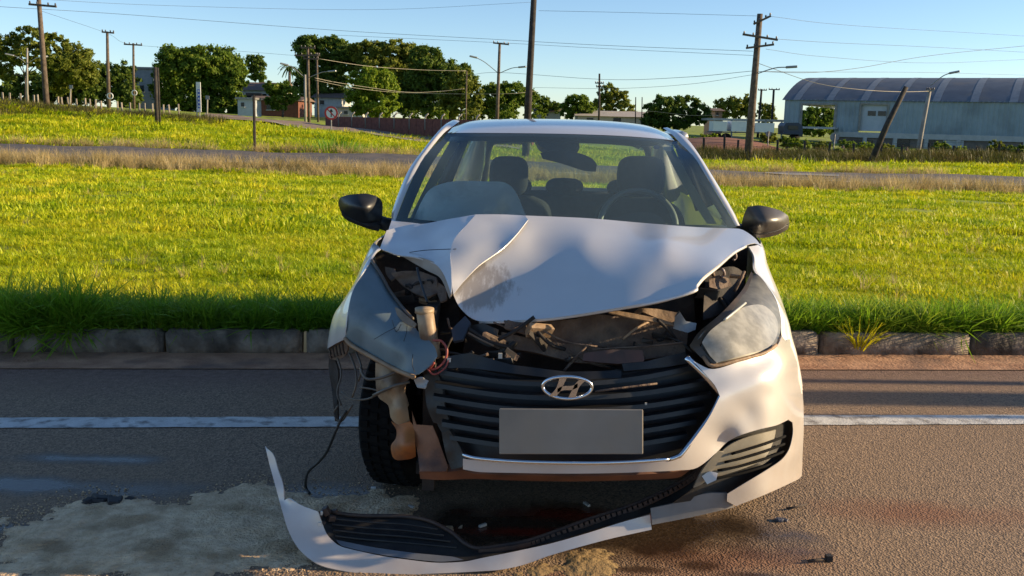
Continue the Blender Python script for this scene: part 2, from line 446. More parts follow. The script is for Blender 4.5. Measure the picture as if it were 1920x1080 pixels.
def scatter(name, P, scl, tuft_o, label, cat, tilt=.12):
    n = len(P); me = bpy.data.meshes.new(name); me.from_pydata([tuple(p) for p in P], [], [])
    a = me.attributes.new('spin', 'FLOAT_VECTOR', 'POINT')
    rot = np.stack([rng.normal(0, tilt, n), rng.normal(0, tilt, n), rng.uniform(0, 2*pi, n)], 1); a.data.foreach_set('vector', rot.astype(np.float32).ravel())
    s = me.attributes.new('size', 'FLOAT', 'POINT'); s.data.foreach_set('value', np.asarray(scl, np.float32))
    o = bpy.data.objects.new(name, me); C.objects.link(o)
    ng = bpy.data.node_groups.new(name, 'GeometryNodeTree')
    ng.interface.new_socket('Geometry', in_out='INPUT', socket_type='NodeSocketGeometry'); ng.interface.new_socket('Geometry', in_out='OUTPUT', socket_type='NodeSocketGeometry')
    N, L = ng.nodes, ng.links
    gi, go = N.new('NodeGroupInput'), N.new('NodeGroupOutput'); ip = N.new('GeometryNodeInstanceOnPoints'); oi = N.new('GeometryNodeObjectInfo')
    oi.inputs['Object'].default_value = tuft_o; oi.inputs['As Instance'].default_value = True
    a1 = N.new('GeometryNodeInputNamedAttribute'); a1.data_type = 'FLOAT_VECTOR'; a1.inputs['Name'].default_value = 'spin'
    a2 = N.new('GeometryNodeInputNamedAttribute'); a2.data_type = 'FLOAT'; a2.inputs['Name'].default_value = 'size'
    L.new(gi.outputs[0], ip.inputs['Points']); L.new(oi.outputs['Geometry'], ip.inputs['Instance'])
    L.new(a1.outputs['Attribute'], ip.inputs['Rotation']); L.new(a2.outputs['Attribute'], ip.inputs['Scale']); L.new(ip.outputs[0], go.inputs[0])
    md = o.modifiers.new('scatter', 'NODES'); md.node_group = ng
    return tag(o, label, cat, kind='stuff')
def wedge(n, y0, y1, marg=1.75, off=0.0):
    n = int(n * 1.4)
    """points in the strip of ground the lens can see, y0..y1 metres away"""
    Y = np.sqrt(rng.uniform(y0**2, y1**2, n)); X = rng.uniform(-.56 * marg, .56 * marg, n) * Y
    return X, Y
M_lawn = grass_mat('lawn_blades', (.25, .37, .007), (.49, .54, .010), (.64, .57, .025), .42)
M_edge = grass_mat('edge_blades', (.13, .29, .016), (.21, .38, .022), (.30, .40, .035), .45)
M_dry = grass_mat('dry_stalks', (.36, .27, .10), (.52, .40, .18), (.58, .46, .23), .4)
tA = tuft('lawn_tuft', 28, .050, .11, .0040, 1.0, M_lawn, 1, 2)
tB = tuft('lawn_tuft_tall', 16, .095, .10, .004, .9, M_lawn, 2, 3)
tC = tuft('lawn_tuft_far', 22, .085, .26, .011, 1.0, M_lawn, 3, 2)
tE = tuft('edge_tuft', 26, .30, .06, .0065, 1.0, M_edge, 4, 4)
tD = tuft('dry_tuft', 16, .55, .10, .006, .5, M_dry, 5, 3)
tW = tuft('weed_tuft', 24, .55, .20, .014, .7, M_lawn, 6, 3)
def lift(X, Y): return [(x, y, zt(x, y)) for x, y in zip(X, Y)]
X, Y = wedge(30000, 5.8, 12); k = Y > kerbY(X) + .42; X, Y = X[k], Y[k]
pn = lambda X, Y, f, k: np.array([max(.45, 1 + k * noise.noise(Vector((x * f, y * f * 1.4, 2)))) for x, y in zip(X, Y)])
scatter('lawn_grass', lift(X, Y), rng.uniform(.7, 1.3, len(X)) * pn(X, Y, 1.6, .8), tA, 'short mown yellow green grass just behind the kerb strip', 'grass')
X, Y = wedge(3000, 6.2, 16); k = Y > kerbY(X) + .6; X, Y = X[k], Y[k]
scatter('long_lawn_grass', lift(X, Y), rng.uniform(.6, 1.3, len(X)), tB, 'scattered longer blades standing up from the mown grass', 'grass')
X, Y = wedge(34000, 11, 31); k = np.array([noise.noise(Vector((x*.5, y*.5, 9))) > -.45 for x, y in zip(X, Y)]); X, Y = X[k], Y[k]
scatter('median_grass', lift(X, Y), rng.uniform(.6, 1.2, len(X)) * pn(X, Y, .8, .8), tC, 'sunlit grass reaching back to the far road', 'grass')
X, Y = wedge(26000, 37.5, 64); k = (X < 45); X, Y = X[k], Y[k]
scatter('bank_grass', lift(X, Y), rng.uniform(1.2, 2.8, len(X)) * pn(X, Y, .3, .8), tC, 'rougher bright grass on the bank beyond the far road', 'grass')
n = 3600; X = rng.uniform(-6, 6.6, n); off = np.abs(rng.normal(.02, .22, n)) + .10; k = off < .62; X, off = X[k], off[k]; Y = kerbY(X) + off
scatter('kerb_grass', lift(X, Y), rng.uniform(.55, 1.0, len(X)) * (1.05 - .6 * off), tE, 'dark green unmown grass overhanging the kerb', 'grass', .3)
# overhanging thick clump at the left end
n = 130; X = rng.uniform(g(5, 660).x, g(160, 660).x, n); Y = kerbY(X) + rng.uniform(.04, .2, n)
scatter('overhanging_grass', [(x, y, .11) for x, y in zip(X, Y)], rng.uniform(.8, 1.15, n), tE, 'thick clump of long grass hanging over the kerb at the left edge', 'grass', .55)
X, Y = wedge(800, 7, 27); k = np.array([noise.noise(Vector((x * .35, y * .35, 7))) > .02 for x, y in zip(X, Y)]); X, Y = X[k], Y[k]
scatter('lawn_stalks', lift(X, Y), rng.uniform(.18, .42, len(X)), tD, 'sparse dry stalks and seed heads standing in the lawn', 'grass', .25)
# dry seed grass before the far road
n = 7000; t = rng.uniform(-.9, .9, n); Y = rng.normal(29.0, .9, n); Y = np.where(rng.random(n) < .25, rng.uniform(37.3, 38.2, n), Y); X = t * Y
k = np.array([noise.noise(Vector((x * .25, y * .3, 4))) > -.25 for x, y in zip(X, Y)]); X, Y = X[k], Y[k]
scatter('dry_grass', lift(X, Y), rng.uniform(.5, 1.25, len(X)), tD, 'dry straw coloured seed grass along the far road', 'grass', .2)

# ------------------------------------------------------------------ the crashed car
CAR = thing('hatchback_car', 'white hatchback car with crushed front, buckled hood and torn off bumper corner', 'car', (.2, 3.6, 0))
def xc(Y): return .20 + (Y - 2.74) * tan(radians(2.3))
def cw(u, Y, z): return Vector((xc(Y) + u, Y, z))
def paint_mat():
    m = mat('silver_white_paint', (.64, .62, .595), (.70, .68, .65), 3, .38, metal=.25, coat=.8)
    N, L = m.node_tree.nodes, m.node_tree.links; b = N['Principled BSDF']
    ge = N.new('ShaderNodeNewGeometry'); n = N.new('ShaderNodeTexNoise'); n.inputs['Scale'].default_value = 9; n.inputs['Detail'].default_value = 8
    L.new(ge.outputs['Position'], n.inputs['Vector'])
    sp = N.new('ShaderNodeSeparateXYZ'); L.new(ge.outputs['Position'], sp.inputs[0])
    mr = N.new('ShaderNodeMapRange'); mr.inputs[1].default_value = .75; mr.inputs[2].default_value = .05; mr.inputs[3].default_value = 0; mr.inputs[4].default_value = .7
    L.new(sp.outputs['Z'], mr.inputs[0])
    mu = N.new('ShaderNodeMath'); mu.operation = 'MULTIPLY'; L.new(mr.outputs[0], mu.inputs[0]); L.new(n.outputs['Fac'], mu.inputs[1])
    mx = N.new('ShaderNodeMix'); mx.data_type = 'RGBA'; mx.inputs['B'].default_value = (.46, .31, .21, 1)  # brown dirt low down, warmed to stand in for bounced light
    L.new(b.inputs['Base Color'].links[0].from_socket, mx.inputs['A']); L.new(mu.outputs[0], mx.inputs['Factor']); L.new(mx.outputs['Result'], b.inputs['Base Color'])
    return m
M_paint = paint_mat()
def scraped_mat(center, rad):
    """white paint with bare grey scrapes round one dent"""
    m = paint_mat(); m.name = 'scraped_paint'
    N, L = m.node_tree.nodes, m.node_tree.links; b = N['Principled BSDF']
    ge = N.new('ShaderNodeNewGeometry')
    mp = N.new('ShaderNodeMapping'); mp.inputs['Rotation'].default_value = (0, 0, .6); mp.inputs['Scale'].default_value = (30, 9, 12)
    L.new(ge.outputs['Position'], mp.inputs[0])
    n = N.new('ShaderNodeTexNoise'); n.inputs['Scale'].default_value = 1.6; n.inputs['Detail'].default_value = 9; n.inputs['Roughness'].default_value = .7; L.new(mp.outputs[0], n.inputs['Vector'])
    d = N.new('ShaderNodeVectorMath'); d.operation = 'DISTANCE'; d.inputs[1].default_value = center; L.new(ge.outputs['Position'], d.inputs[0])
    mr = N.new('ShaderNodeMapRange'); mr.inputs[1].default_value = rad * .3; mr.inputs[2].default_value = rad; mr.inputs[3].default_value = .34; mr.inputs[4].default_value = -.45
    L.new(d.outputs['Value'], mr.inputs[0])
    ad = N.new('ShaderNodeMath'); ad.operation = 'ADD'; L.new(n.outputs['Fac'], ad.inputs[0]); L.new(mr.outputs[0], ad.inputs[1])
    r = N.new('ShaderNodeValToRGB'); r.color_ramp.elements[0].position = .60; r.color_ramp.elements[1].position = .80; L.new(ad.outputs[0], r.inputs[0])
    mx = N.new('ShaderNodeMix'); mx.data_type = 'RGBA'; mx.inputs['B'].default_value = (.40, .36, .32, 1)
    L.new(b.inputs['Base Color'].links[0].from_socket, mx.inputs['A']); L.new(r.outputs[0], mx.inputs['Factor']); L.new(mx.outputs['Result'], b.inputs['Base Color'])
    return m
M_scrape = scraped_mat(q(898, 545, 3.22), .26)
M_black = mat('black_plastic', (.008, .009, .010), (.018, .018, .018), 12, .42)
M_trim = mat('black_trim', (.012, .012, .013), (.03, .028, .025), 14, .5, bump=.1, bscale=60)
M_dark = mat('engine_bay_grime', (.010, .008, .007), (.045, .032, .024), 9, .8, bump=.4, bscale=25)
M_brown = mat('dusty_metal', (.10, .062, .042), (.24, .16, .105), 9, .75, bump=.6, bscale=35, c3=(.04, .03, .024), s3=9)
M_tan = mat('dusty_plastic', (.22, .14, .08), (.36, .24, .14), 12, .6, bump=.2, bscale=40)
M_chrome = mat('chrome', (.72, .74, .76), rough=.16, metal=1)
M_gray = mat('plain_plate', (.23, .205, .17), (.31, .275, .23), 4, .45, c3=(.28,.24,.19), s3=7)
M_cream = mat('washer_tank_plastic', (.50, .38, .24), (.36, .24, .13), 5, .5, c3=(.17, .09, .045), s3=8, trans=.15)
M_orange = mat('washer_fluid_plastic', (.50, .18, .045), (.36, .12, .035), 9, .5, c3=(.18, .08, .04), s3=12, trans=.15)
M_rust = mat('mud_stained_shield', (.34, .145, .06), (.22, .09, .04), 8, .6, c3=(.09, .045, .03), s3=9, bump=.3, bscale=30)
M_rubber = mat('tyre_rubber', (.005, .005, .005), (.011, .0105, .010), 20, .9, spec=.2)
M_wire = mat('cable', (.012, .012, .012), rough=.5)
M_wirered = mat('red_cable', (.28, .05, .035), rough=.5)
M_cloth = mat('seat_cloth', (.012, .014, .018), (.022, .024, .028), 30, .9)
M_inner = mat('pillar_trim', (.30, .32, .29), (.36, .37, .34), 6, .7)
M_roofl = mat('roof_lining', (.20, .21, .20), rough=.9)
M_dash = mat('dashboard_plastic', (.018, .02, .022), rough=.6)
M_primer = mat('hood_underside', (.42, .36, .30), (.30, .25, .20), 9, .6)

def glass_mat(name, tint, sky_haze=.02, rough=.02):
    m = bpy.data.materials.new(name); m.use_nodes = True; N, L = m.node_tree.nodes, m.node_tree.links
    N.remove(N['Principled BSDF'])
    t = N.new('ShaderNodeBsdfTransparent'); t.inputs[0].default_value = (*tint, 1)
    gl = N.new('ShaderNodeBsdfGlossy'); gl.inputs['Roughness'].default_value = rough; gl.inputs['Color'].default_value = (.95, .97, 1, 1)
    fr = N.new('ShaderNodeFresnel'); fr.inputs['IOR'].default_value = 1.52
    ms = N.new('ShaderNodeMixShader'); L.new(fr.outputs[0], ms.inputs[0]); L.new(gl.outputs[0], ms.inputs[2])
    df = N.new('ShaderNodeBsdfDiffuse'); df.inputs[0].default_value = (.34, .47, .48, 1); m0 = N.new('ShaderNodeMixShader'); m0.inputs[0].default_value = sky_haze  # teal film of dust and haze standing in for sky reflection
    L.new(t.outputs[0], m0.inputs[1]); L.new(df.outputs[0], m0.inputs[2]); L.new(m0.outputs[0], ms.inputs[1])
    L.new(ms.outputs[0], N['Material Output'].inputs[0]); return m
M_glass = glass_mat('windscreen_glass', (.80, .95, .93), .13)
M_sglass = glass_mat('side_glass', (.70, .80, .74))
def lens_mat(name, c1, c2, alpha, scale=9):
    m = mat(name, c1, c2, scale, .42, coat=.15, c3=(c1[0]*1.3, c1[1]*1.3, c1[2]*1.3), s3=3)
    N, L = m.node_tree.nodes, m.node_tree.links
    t = N.new('ShaderNodeBsdfTransparent'); ms = N.new('ShaderNodeMixShader'); ms.inputs[0].default_value = alpha
    L.new(t.outputs[0], ms.inputs[1]); L.new(N['Principled BSDF'].outputs[0], ms.inputs[2]); L.new(ms.outputs[0], N['Material Output'].inputs[0]); return m

# --- hood: the main panel and the flap folded over it, creased where the metal buckled
hood_main = [(985,404,3.70),(1100,409,3.72),(1206,418,3.75),(1310,426,3.78),(1386,429,3.82),(1400,435,3.76),(1416,447,3.66),(1428,462,3.58),(1415,456,3.56),(1399,460,3.48),
    (1375,473,3.36),(1344,499,3.08),(1318,520,2.98),(1306,535,2.935),(1299,545,2.91),(1232,564,2.90),(1141,580,2.905),(1060,593,2.94),(1000,599,2.98),(938,602,3.03),(900,602,3.07),(879,593,3.11),(860,573,3.145),(850,552,3.155),
    (870,527,3.21),(899,497,3.29),(941,468,3.375),(968,442,3.47),(990,414,3.63)]
hood = patch('hood', hood_main, M_scrape, CAR, thick=.002, inner=[(1060,500,3.25),(1200,490,3.17),(1250,520,3.035),(950,540,3.205),(1100,450,3.42),(1250,455,3.33),(1000,450,3.475)], step=7, wav=.0012, wscale=4, reg=.06)
flap = [(725,432,3.68),(743,427,3.74),(770,421,3.73),(798,419,3.72),(834,412,3.70),(892,402,3.68),(940,402,3.69),(985,404,3.69),(990,412,3.61),(968,440,3.445),(941,467,3.35),(899,497,3.265),(870,527,3.185),(850,552,3.12),
    (846,552,3.12),(837,526,3.19),(830,511,3.24),(816,495,3.30),(782,483,3.37),(746,478,3.43),(729,472,3.47),(712,466,3.52)]
cre = [(892,402,3.67),(872,425,3.54),(852,448,3.435),(845,472,3.345),(846,505,3.225),(847,530,3.16)]
fl1 = flap[:6] + cre[1:] + flap[14:]
fl2 = [cre[0]] + flap[6:14] + cre[:0:-1]
hf = patch('hood_fold', fl1, M_paint, hood, inner=[(760,468,3.47),(780,445,3.61),(815,440,3.585),(810,475,3.42)], step=7, wav=.012, wscale=9)
hf2 = patch('hood_fold', fl2, M_paint, hood, inner=[(920,440,3.475),(890,470,3.345),(868,510,3.22),(940,425,3.55)], step=7, wav=.010, wscale=9)
ptube('crease_line', [(768,473,3.435),(800,469,3.41),(845,467,3.352)], .0014, M_black, hood)
ptube('crease_line', [(850,467,3.35),(880,466,3.40),(912,470,3.395)], .0012, M_black, hood)
hf['label'] = 'buckled left corner of the hood folded over itself'
# turned-down lip seen under the fold
patch('hood_lip', [(752,479,3.43),(782,482,3.38),(816,493,3.31),(830,510,3.25),(838,526,3.20),(846,552,3.13),(843,560,3.15),(826,522,3.27),(800,507,3.34),(770,490,3.42)], M_primer, hood, step=6)
ptube('hood_edge', [(1398,462,3.49),(1375,475,3.37),(1345,501,3.15),(1319,522,3.01),(1306,537,2.94),(1299,547,2.90),(1232,566,2.895),(1141,582,2.915),(1060,595,2.95),(1000,601,2.99),(938,604,3.04),(900,604,3.08)], .006, M_paint, hood)

# --- roof
hdr = [(832,251,4.60),(870,250,4.54),(960,250.5,4.49),(1060,252,4.47),(1160,255.5,4.49),(1235,261,4.54),(1273,266,4.60)]
top = [(.0,0,1.0),(.16,.030,1.0),(.45,.058,1.0),(.85,.070,.98),(1.30,.052,.95),(1.62,.012,.92),(1.72,-.02,.91)]
rows = []
for dY, dz, k in top:
    row = []
    for i, p in enumerate(hdr):
        w0 = q(*p); u = (w0.x - xc(w0.y)); e = abs(i - 3) / 3
        row.append(cw(u * k, w0.y + dY - .1 * e * (dY > .8), w0.z + dz - .028 * e**3 * (dY > 0)))
    rows.append(row)
loft('roof', rows, M_paint, CAR, 5, 5)
lin = [[v + Vector((0, 0, -.035)) for v in r] for r in rows]
loft('roof_lining', lin, M_roofl, CAR, 3, 3)
# pillars with the long roof rails
def strip_patch(name, outer, inner_, m, par, bulge=.02, thick=0):
    rows = [outer, [ (a + b) / 2 + Vector((0, -bulge, bulge * .3)) for a, b in zip(outer, inner_)], inner_]
    o = loft(name, rows, m, par, 5, 3); 
    if thick: solid(o, thick, 0)
    return o
LA = [(734,415,3.99),(735,398,4.02),(748,360,4.12),(767,317,4.24),(793,281,4.38),(819,249,4.56),(834,234,4.74),(847,226,5.00)]
LI = [(742,413,3.95),(747,398,3.98),(762,360,4.08),(782,317,4.21),(806,281,4.36),(832,250,4.56),(850,236,4.74),(862,227,5.00)]
strip_patch('pillar', [q(*p) for p in LA], [q(*p) for p in LI], M_paint, CAR, .015)
RA = [(1389,424,3.99),(1376,398,4.02),(1354,360,4.12),(1331,322,4.24),(1311,290,4.38),(1292,264,4.56),(1274,249,4.74),(1256,241,5.00)]
RI = [(1380,424,3.95),(1365,398,3.98),(1342,360,4.08),(1319,322,4.21),(1299,292,4.36),(1273,266,4.56),(1259,251,4.74),(1243,240,5.00)]
strip_patch('pillar', [q(*p) for p in RA], [q(*p) for p in RI], M_paint, CAR, .015)
for s in (-1, 1):
    a = [cw(s*.565, 4.98, 1.335), cw(s*.555, 5.3, 1.34), cw(s*.545, 5.7, 1.32), cw(s*.54, 6.0, 1.27), cw(s*.58, 6.35, 1.07)]
    MB().tube(catmull(a, 6), .03, 8).build('roof_rail', M_paint, CAR, True)
    MB().tube([cw(s*.56, 5.12, 1.34), cw(s*.70, 5.08, .96)], .035, 8).build('door_pillar', M_black, CAR, True)
    a = [cw(s*.53, 5.72, 1.31), cw(s*.60, 6.12, 1.12), cw(s*.66, 6.3, .95)]
    MB().tube(a, [.035, .075, .085], 8).build('rear_pillar', M_paint, CAR, True)
    mesh('side_window', [cw(s*.67, 4.15, .98), cw(s*.72, 5.05, .97), cw(s*.56, 5.08, 1.335), cw(s*.54, 4.75, 1.32)], [(0,1,2,3)], M_sglass, CAR)
    mesh('side_window', [cw(s*.72, 5.12, .97), cw(s*.70, 6.05, .99), cw(s*.545, 5.75, 1.31), cw(s*.56, 5.14, 1.335)], [(0,1,2,3)], M_sglass, CAR)
# windscreen, black printed border, inner pillar trim
ws = [(832,251,4.585),(870,250,4.53),(960,250.5,4.48),(1060,252,4.46),(1160,255.5,4.48),(1235,261,4.53),(1273,266,4.585),(1299,291,4.36),(1319,322,4.21),(1342,360,4.07),(1365,398,3.97),(1381,426,3.92),(1300,440,3.83),(1180,442,3.78),(1060,440,3.77),(940,432,3.78),(820,424,3.85),(741,415,3.93),(747,398,3.97),(762,360,4.07),(782,317,4.21),(806,281,4.36)]
patch('windscreen', ws, M_glass, CAR, inner=[(1060,340,4.09),(960,340,4.10),(1160,343,4.10)], step=14, thick=0)
bL = [(832,251,4.59),(806,281,4.37),(782,317,4.22),(762,360,4.08),(747,398,3.98),(741,415,3.94)]
bLi = [(845,258,4.57),(823,287,4.36),(801,322,4.20),(783,362,4.06),(768,398,3.96),(762,416,3.93)]
loft('windscreen_border', [[q(*p) + Vector((0,.006,0)) for p in bL], [q(*p) + Vector((0,.006,0)) for p in bLi]], M_black, CAR, 4, 2)
bR = [(1273,266,4.59),(1299,291,4.37),(1319,322,4.22),(1342,360,4.08),(1365,398,3.98),(1381,426,3.93)]
bRi = [(1262,272,4.57),(1285,296,4.36),(1304,326,4.20),(1326,363,4.06),(1349,400,3.96),(1364,427,3.92)]
loft('windscreen_border', [[q(*p) + Vector((0,.006,0)) for p in bR], [q(*p) + Vector((0,.006,0)) for p in bRi]], M_black, CAR, 4, 2)
bT = [(832,250,4.59),(870,249,4.54),(960,249.5,4.49),(1060,251,4.47),(1160,254.5,4.49),(1235,260,4.54),(1273,265,4.59)]
loft('windscreen_border', [[q(*p) + Vector((0,.004,0)) for p in bT], [q(p[0], p[1] + 7, p[2] - .03) + Vector((0,.006,0)) for p in bT]], M_black, CAR, 4, 2)
bB = [(741,412,3.95),(800,420,3.87),(860,424,3.82),(960,428,3.79),(1060,430,3.78)]
loft('windscreen_border', [[q(a, b-7, c+.02) for a, b, c in bB], [q(a, b+8, c) for a, b, c in bB]], M_black, CAR, 4, 2)
patch('cowl', [(735,411,3.95),(743,414,3.93),(790,420,3.86),(798,424,3.82),(745,430,3.80),(728,432,3.80)], M_paint, CAR, step=6)
iL = [(846,262,4.75),(824,300,4.55),(800,345,4.38),(780,385,4.25),(768,412,4.12)]; iLi = [(862,268,4.9),(840,305,4.75),(816,350,4.58),(796,388,4.4),(784,414,4.3)]
loft('pillar_trim', [[q(*p) for p in iL], [q(*p) for p in iLi]], M_inner, CAR, 4, 2)
iR = [(1262,278,4.75),(1280,310,4.55),(1302,350,4.38),(1326,390,4.25),(1344,420,4.12)]; iRi = [(1247,282,4.9),(1264,316,4.75),(1286,356,4.58),(1309,394,4.4),(1326,420,4.3)]
loft('pillar_trim', [[q(*p) for p in iR], [q(*p) for p in iRi]], M_inner, CAR, 4, 2)
# stickers inside the screen
def disc(name, cx, cy, rx_, ry_, Y, m, par, n=16):
    return mesh(name, [q(cx + rx_*cos(2*pi*i/n), cy - ry_*sin(2*pi*i/n), Y - .0014 * (cy - ry_*sin(2*pi*i/n) - cy)) for i in range(n)], [tuple(range(n))], m, par)
disc('sticker', 1253, 279, 10, 4.5, 4.50, mat('sticker_paper', (.55, .62, .52), rough=.6), CAR)
disc('sticker', 1231, 276, 6, 4, 4.50, mat('blue_sticker', (.05, .08, .25), rough=.6), CAR)

# --- body sides, doors, tail (the back of the car stands up on the verge)
wheels = {'fl': cw(-.70, 3.62, .29), 'fr': cw(.71, 3.62, .29), 'rl': cw(-.70, 6.08, .42), 'rr': cw(.70, 6.08, .42)}
def arch_keep(c):
    for wv in wheels.values():
        if (c.x - xc(c.y)) * (wv.x - xc(wv.y)) > 0 and math.hypot(c.y - wv.y, c.z - wv.z) < .345: return False
    return True
for s in (-1, 1):
    def sec(Y, k=1.0, lift_=0):
        return [cw(s*.74*k, Y, .20+lift_), cw(s*.80*k, Y, .34+lift_), cw(s*.825*k, Y, .55+lift_), cw(s*.825*k, Y, .74+lift_), cw(s*.805*k, Y, .88+lift_*.6), cw(s*.745*k, Y, .97+lift_*.3)]
    loft('front_door', [sec(Y, 1, l) for Y, l in ((3.985,0),(4.3,.015),(4.7,.03),(5.08,.05))], M_paint, CAR, 4, 4)
    loft('rear_door', [sec(Y, 1, l) for Y, l in ((5.09,.05),(5.4,.065),(5.7,.08),(5.80,.085))], M_paint, CAR, 4, 4, arch_keep)
    loft('rear_quarter', [sec(Y, k, l) for Y, k, l in ((5.805,1,.085),(6.05,.99,.10),(6.3,.96,.11),(6.48,.88,.12))], M_paint, CAR, 8, 8, arch_keep)
tail = [[cw(u, 6.48 + .06 * (1 - (u/.66)**2), z) for u in (-.66, -.35, 0, .35, .66)] for z in (.36, .6, .8, .96)]
loft('tailgate', tail, M_paint, CAR, 3, 3)
mesh('rear_window', [cw(-.55, 6.46, .985), cw(.55, 6.46, .985), cw(.50, 6.22, 1.29), cw(-.50, 6.22, 1.29)], [(0,1,2,3)], M_sglass, CAR)
fr_ = [cw(-.57, 6.47, .975), cw(-.52, 6.24, 1.23), cw(-.42, 6.2, 1.285), cw(0, 6.18, 1.30), cw(.42, 6.2, 1.285), cw(.52, 6.24, 1.23), cw(.57, 6.47, .975)]
MB().tube(catmull(fr_, 5), .035, 8).build('rear_window_frame', M_trim, CAR, True)
# floor, firewall, inner wings: the dark shell the parts sit in
fl = MB(); fl.box(cw(0, 5.1, .30), (1.35, 2.7, .04)); fl.box(cw(0, 3.86, .62), (1.4, .05, .62)); fl.box(cw(-.50, 3.5, .46), (.04, .80, .62)); fl.box(cw(.56, 3.5, .46), (.04, .80, .62)); fl.box(cw(0, 3.55, .20), (1.1, .75, .04))
fl.build('body_shell', M_dark, CAR)
# --- seats and cabin
def seat(u, Y, hr):
    b = MB(); b.tube(catmull([cw(u, Y+.02, .42), cw(u, Y+.12, .70), cw(u, Y+.22, .97), cw(u, Y+.25, 1.03)], 4), [.2]*4 + [.215]*4 + [.20]*4 + [.13], 12)
    o = b.build('seat', M_cloth, CAR, True)
    for v in o.data.vertices: v.co.y = v.co.y if False else v.co.y
    h = MB(); h.tube(catmull([cw(u, Y+.27, 1.03), cw(u, Y+.28, 1.10), cw(u, Y+.28, 1.17), cw(u, Y+.275, 1.205)], 4), [.09, .11, .122, .128, .13, .132, .132, .131, .128, .12, .105, .085, .03], 14)
    ho = h.build('headrest', M_cloth, o, True); return o
# seat squashed front to back: flattened tubes
def flat_seat(u, Y, ztop, zhead, hw):
    rows = []
    for z, ww, d in ((.45, .23, .0), (.6, .25, .05), (.8, .25, .12), (.95, .22, .17), (ztop, .13, .19)):
        rows.append([cw(u - ww, Y + d + .06, z), cw(u - ww*.85, Y + d - .02, z), cw(u, Y + d, z), cw(u + ww*.85, Y + d - .02, z), cw(u + ww, Y + d + .06, z)])
    o = loft('seat', rows, M_cloth, CAR, 4, 4); solid(o, .09, 1)
    c = cw(u, Y + .22, zhead)
    bm = bmesh.new(); bmesh.ops.create_uvsphere(bm, u_segments=20, v_segments=12, radius=1)
    for v in bm.verts:
        x_, y_, z_ = v.co
        sg = lambda a, p: math.copysign(abs(a) ** p, a)
        v.co = c + Vector((sg(x_, .55) * hw, sg(y_, .7) * .055, sg(z_, .6) * .105))
    me = bpy.data.meshes.new('headrest'); bm.to_mesh(me); bm.free(); me.polygons.foreach_set('use_smooth', [True]*len(me.polygons)); link('headrest', me, M_cloth, o)
flat_seat(-.33, 4.95, 1.0, 1.105, .105)
flat_seat(.36, 4.75, 1.02, 1.13, .125)
rs = [[cw(u, 5.85 + d, z) for u in (-.6, -.3, 0, .3, .6)] for z, d in ((.5, 0), (.75, .08), (.93, .13), (.97, .2))]
o = loft('rear_seat', rs, M_cloth, CAR, 3, 3); solid(o, .1, 1)
for u, zz in ((-.02, 1.0), (-.34, 1.0), (.36, 1.0)):
    bm = bmesh.new(); bmesh.ops.create_uvsphere(bm, u_segments=14, v_segments=8, radius=1)
    for v in bm.verts: v.co = cw(u, 5.98, zz) + Vector((math.copysign(abs(v.co.x)**.6, v.co.x) * .12, v.co.y * .05, v.co.z * .055))
    me = bpy.data.meshes.new('rear_headrest'); bm.to_mesh(me); bm.free(); link('headrest', me, M_cloth, o)
dsh = [[cw(u, Y, z) for u in (-.68, -.35, 0, .35, .68)] for Y, z in ((3.88, .90), (4.1, .955), (4.32, .95), (4.42, .85), (4.42, .55))]
loft('dashboard', dsh, M_dash, CAR, 4, 4)
# steering wheel (lit from the side), hub and binnacle
c = q(1196, 424, 4.5); bm = MB(); nrm = Vector((-.05, -.9, .42)).normalized(); ax1 = nrm.cross(Vector((0,0,1))).normalized(); ax2 = ax1.cross(nrm)
ring = [c + (ax1 * cos(a) + ax2 * sin(a)) * .178 for a in [2*pi*i/40 for i in range(41)]]
bm.tube(ring, .014, 8, False); st = bm.build('steering_wheel', mat('wheel_rim_leather', (.22, .22, .20), rough=.4), CAR, True)
sp_ = MB(); sp_.bar(c - ax1*.17, c + ax1*.17, .05, .02); sp_.box(c, (.13, .05, .10)); bevel(sp_.build('hub', M_dash, st), .015)
patch('instrument_hood', [(1130,425,4.36),(1150,410,4.36),(1190,398,4.36),(1230,402,4.36),(1262,430,4.36),(1196,440,4.3)], M_dash, CAR, step=9)
# airbag: deflated, draped on the passenger side
M_bag = mat('airbag_cloth', (.84, .87, .83), (.90, .91, .88), 8, .8, bump=.8, bscale=9, trans=.25)
bag = [(770,440,4.12),(778,405,4.2),(803,358,4.30),(834,343,4.38),(873,339,4.42),(912,340,4.43),(946,342,4.40),(965,357,4.34),(978,385,4.24),(988,412,4.16),(992,440,4.1),(880,445,4.0)]
patch('airbag', bag, M_bag, CAR, inner=[(880,385,4.12),(830,390,4.13),(935,380,4.16),(950,400,4.2),(922,365,4.26),(900,410,4.03)], step=7, wav=.03, wscale=9)
# mirror and sensor box behind the glass
mir = patch('rear_view_mirror', [(1013,287,4.42),(1040,282,4.42),(1085,287,4.42),(1110,297,4.42),(1119,308,4.42),(1117,322,4.42),(1095,320,4.42),(1050,306,4.42),(1018,298,4.42)], M_black, CAR, inner=[(1070,302,4.385)], step=6, thick=.02)
patch('mirror_stem', [(1000,254,4.52),(1030,252,4.52),(1078,254,4.52),(1086,268,4.47),(1078,284,4.43),(1040,284,4.43),(1012,274,4.46)], M_black, mir, step=8, thick=.03)
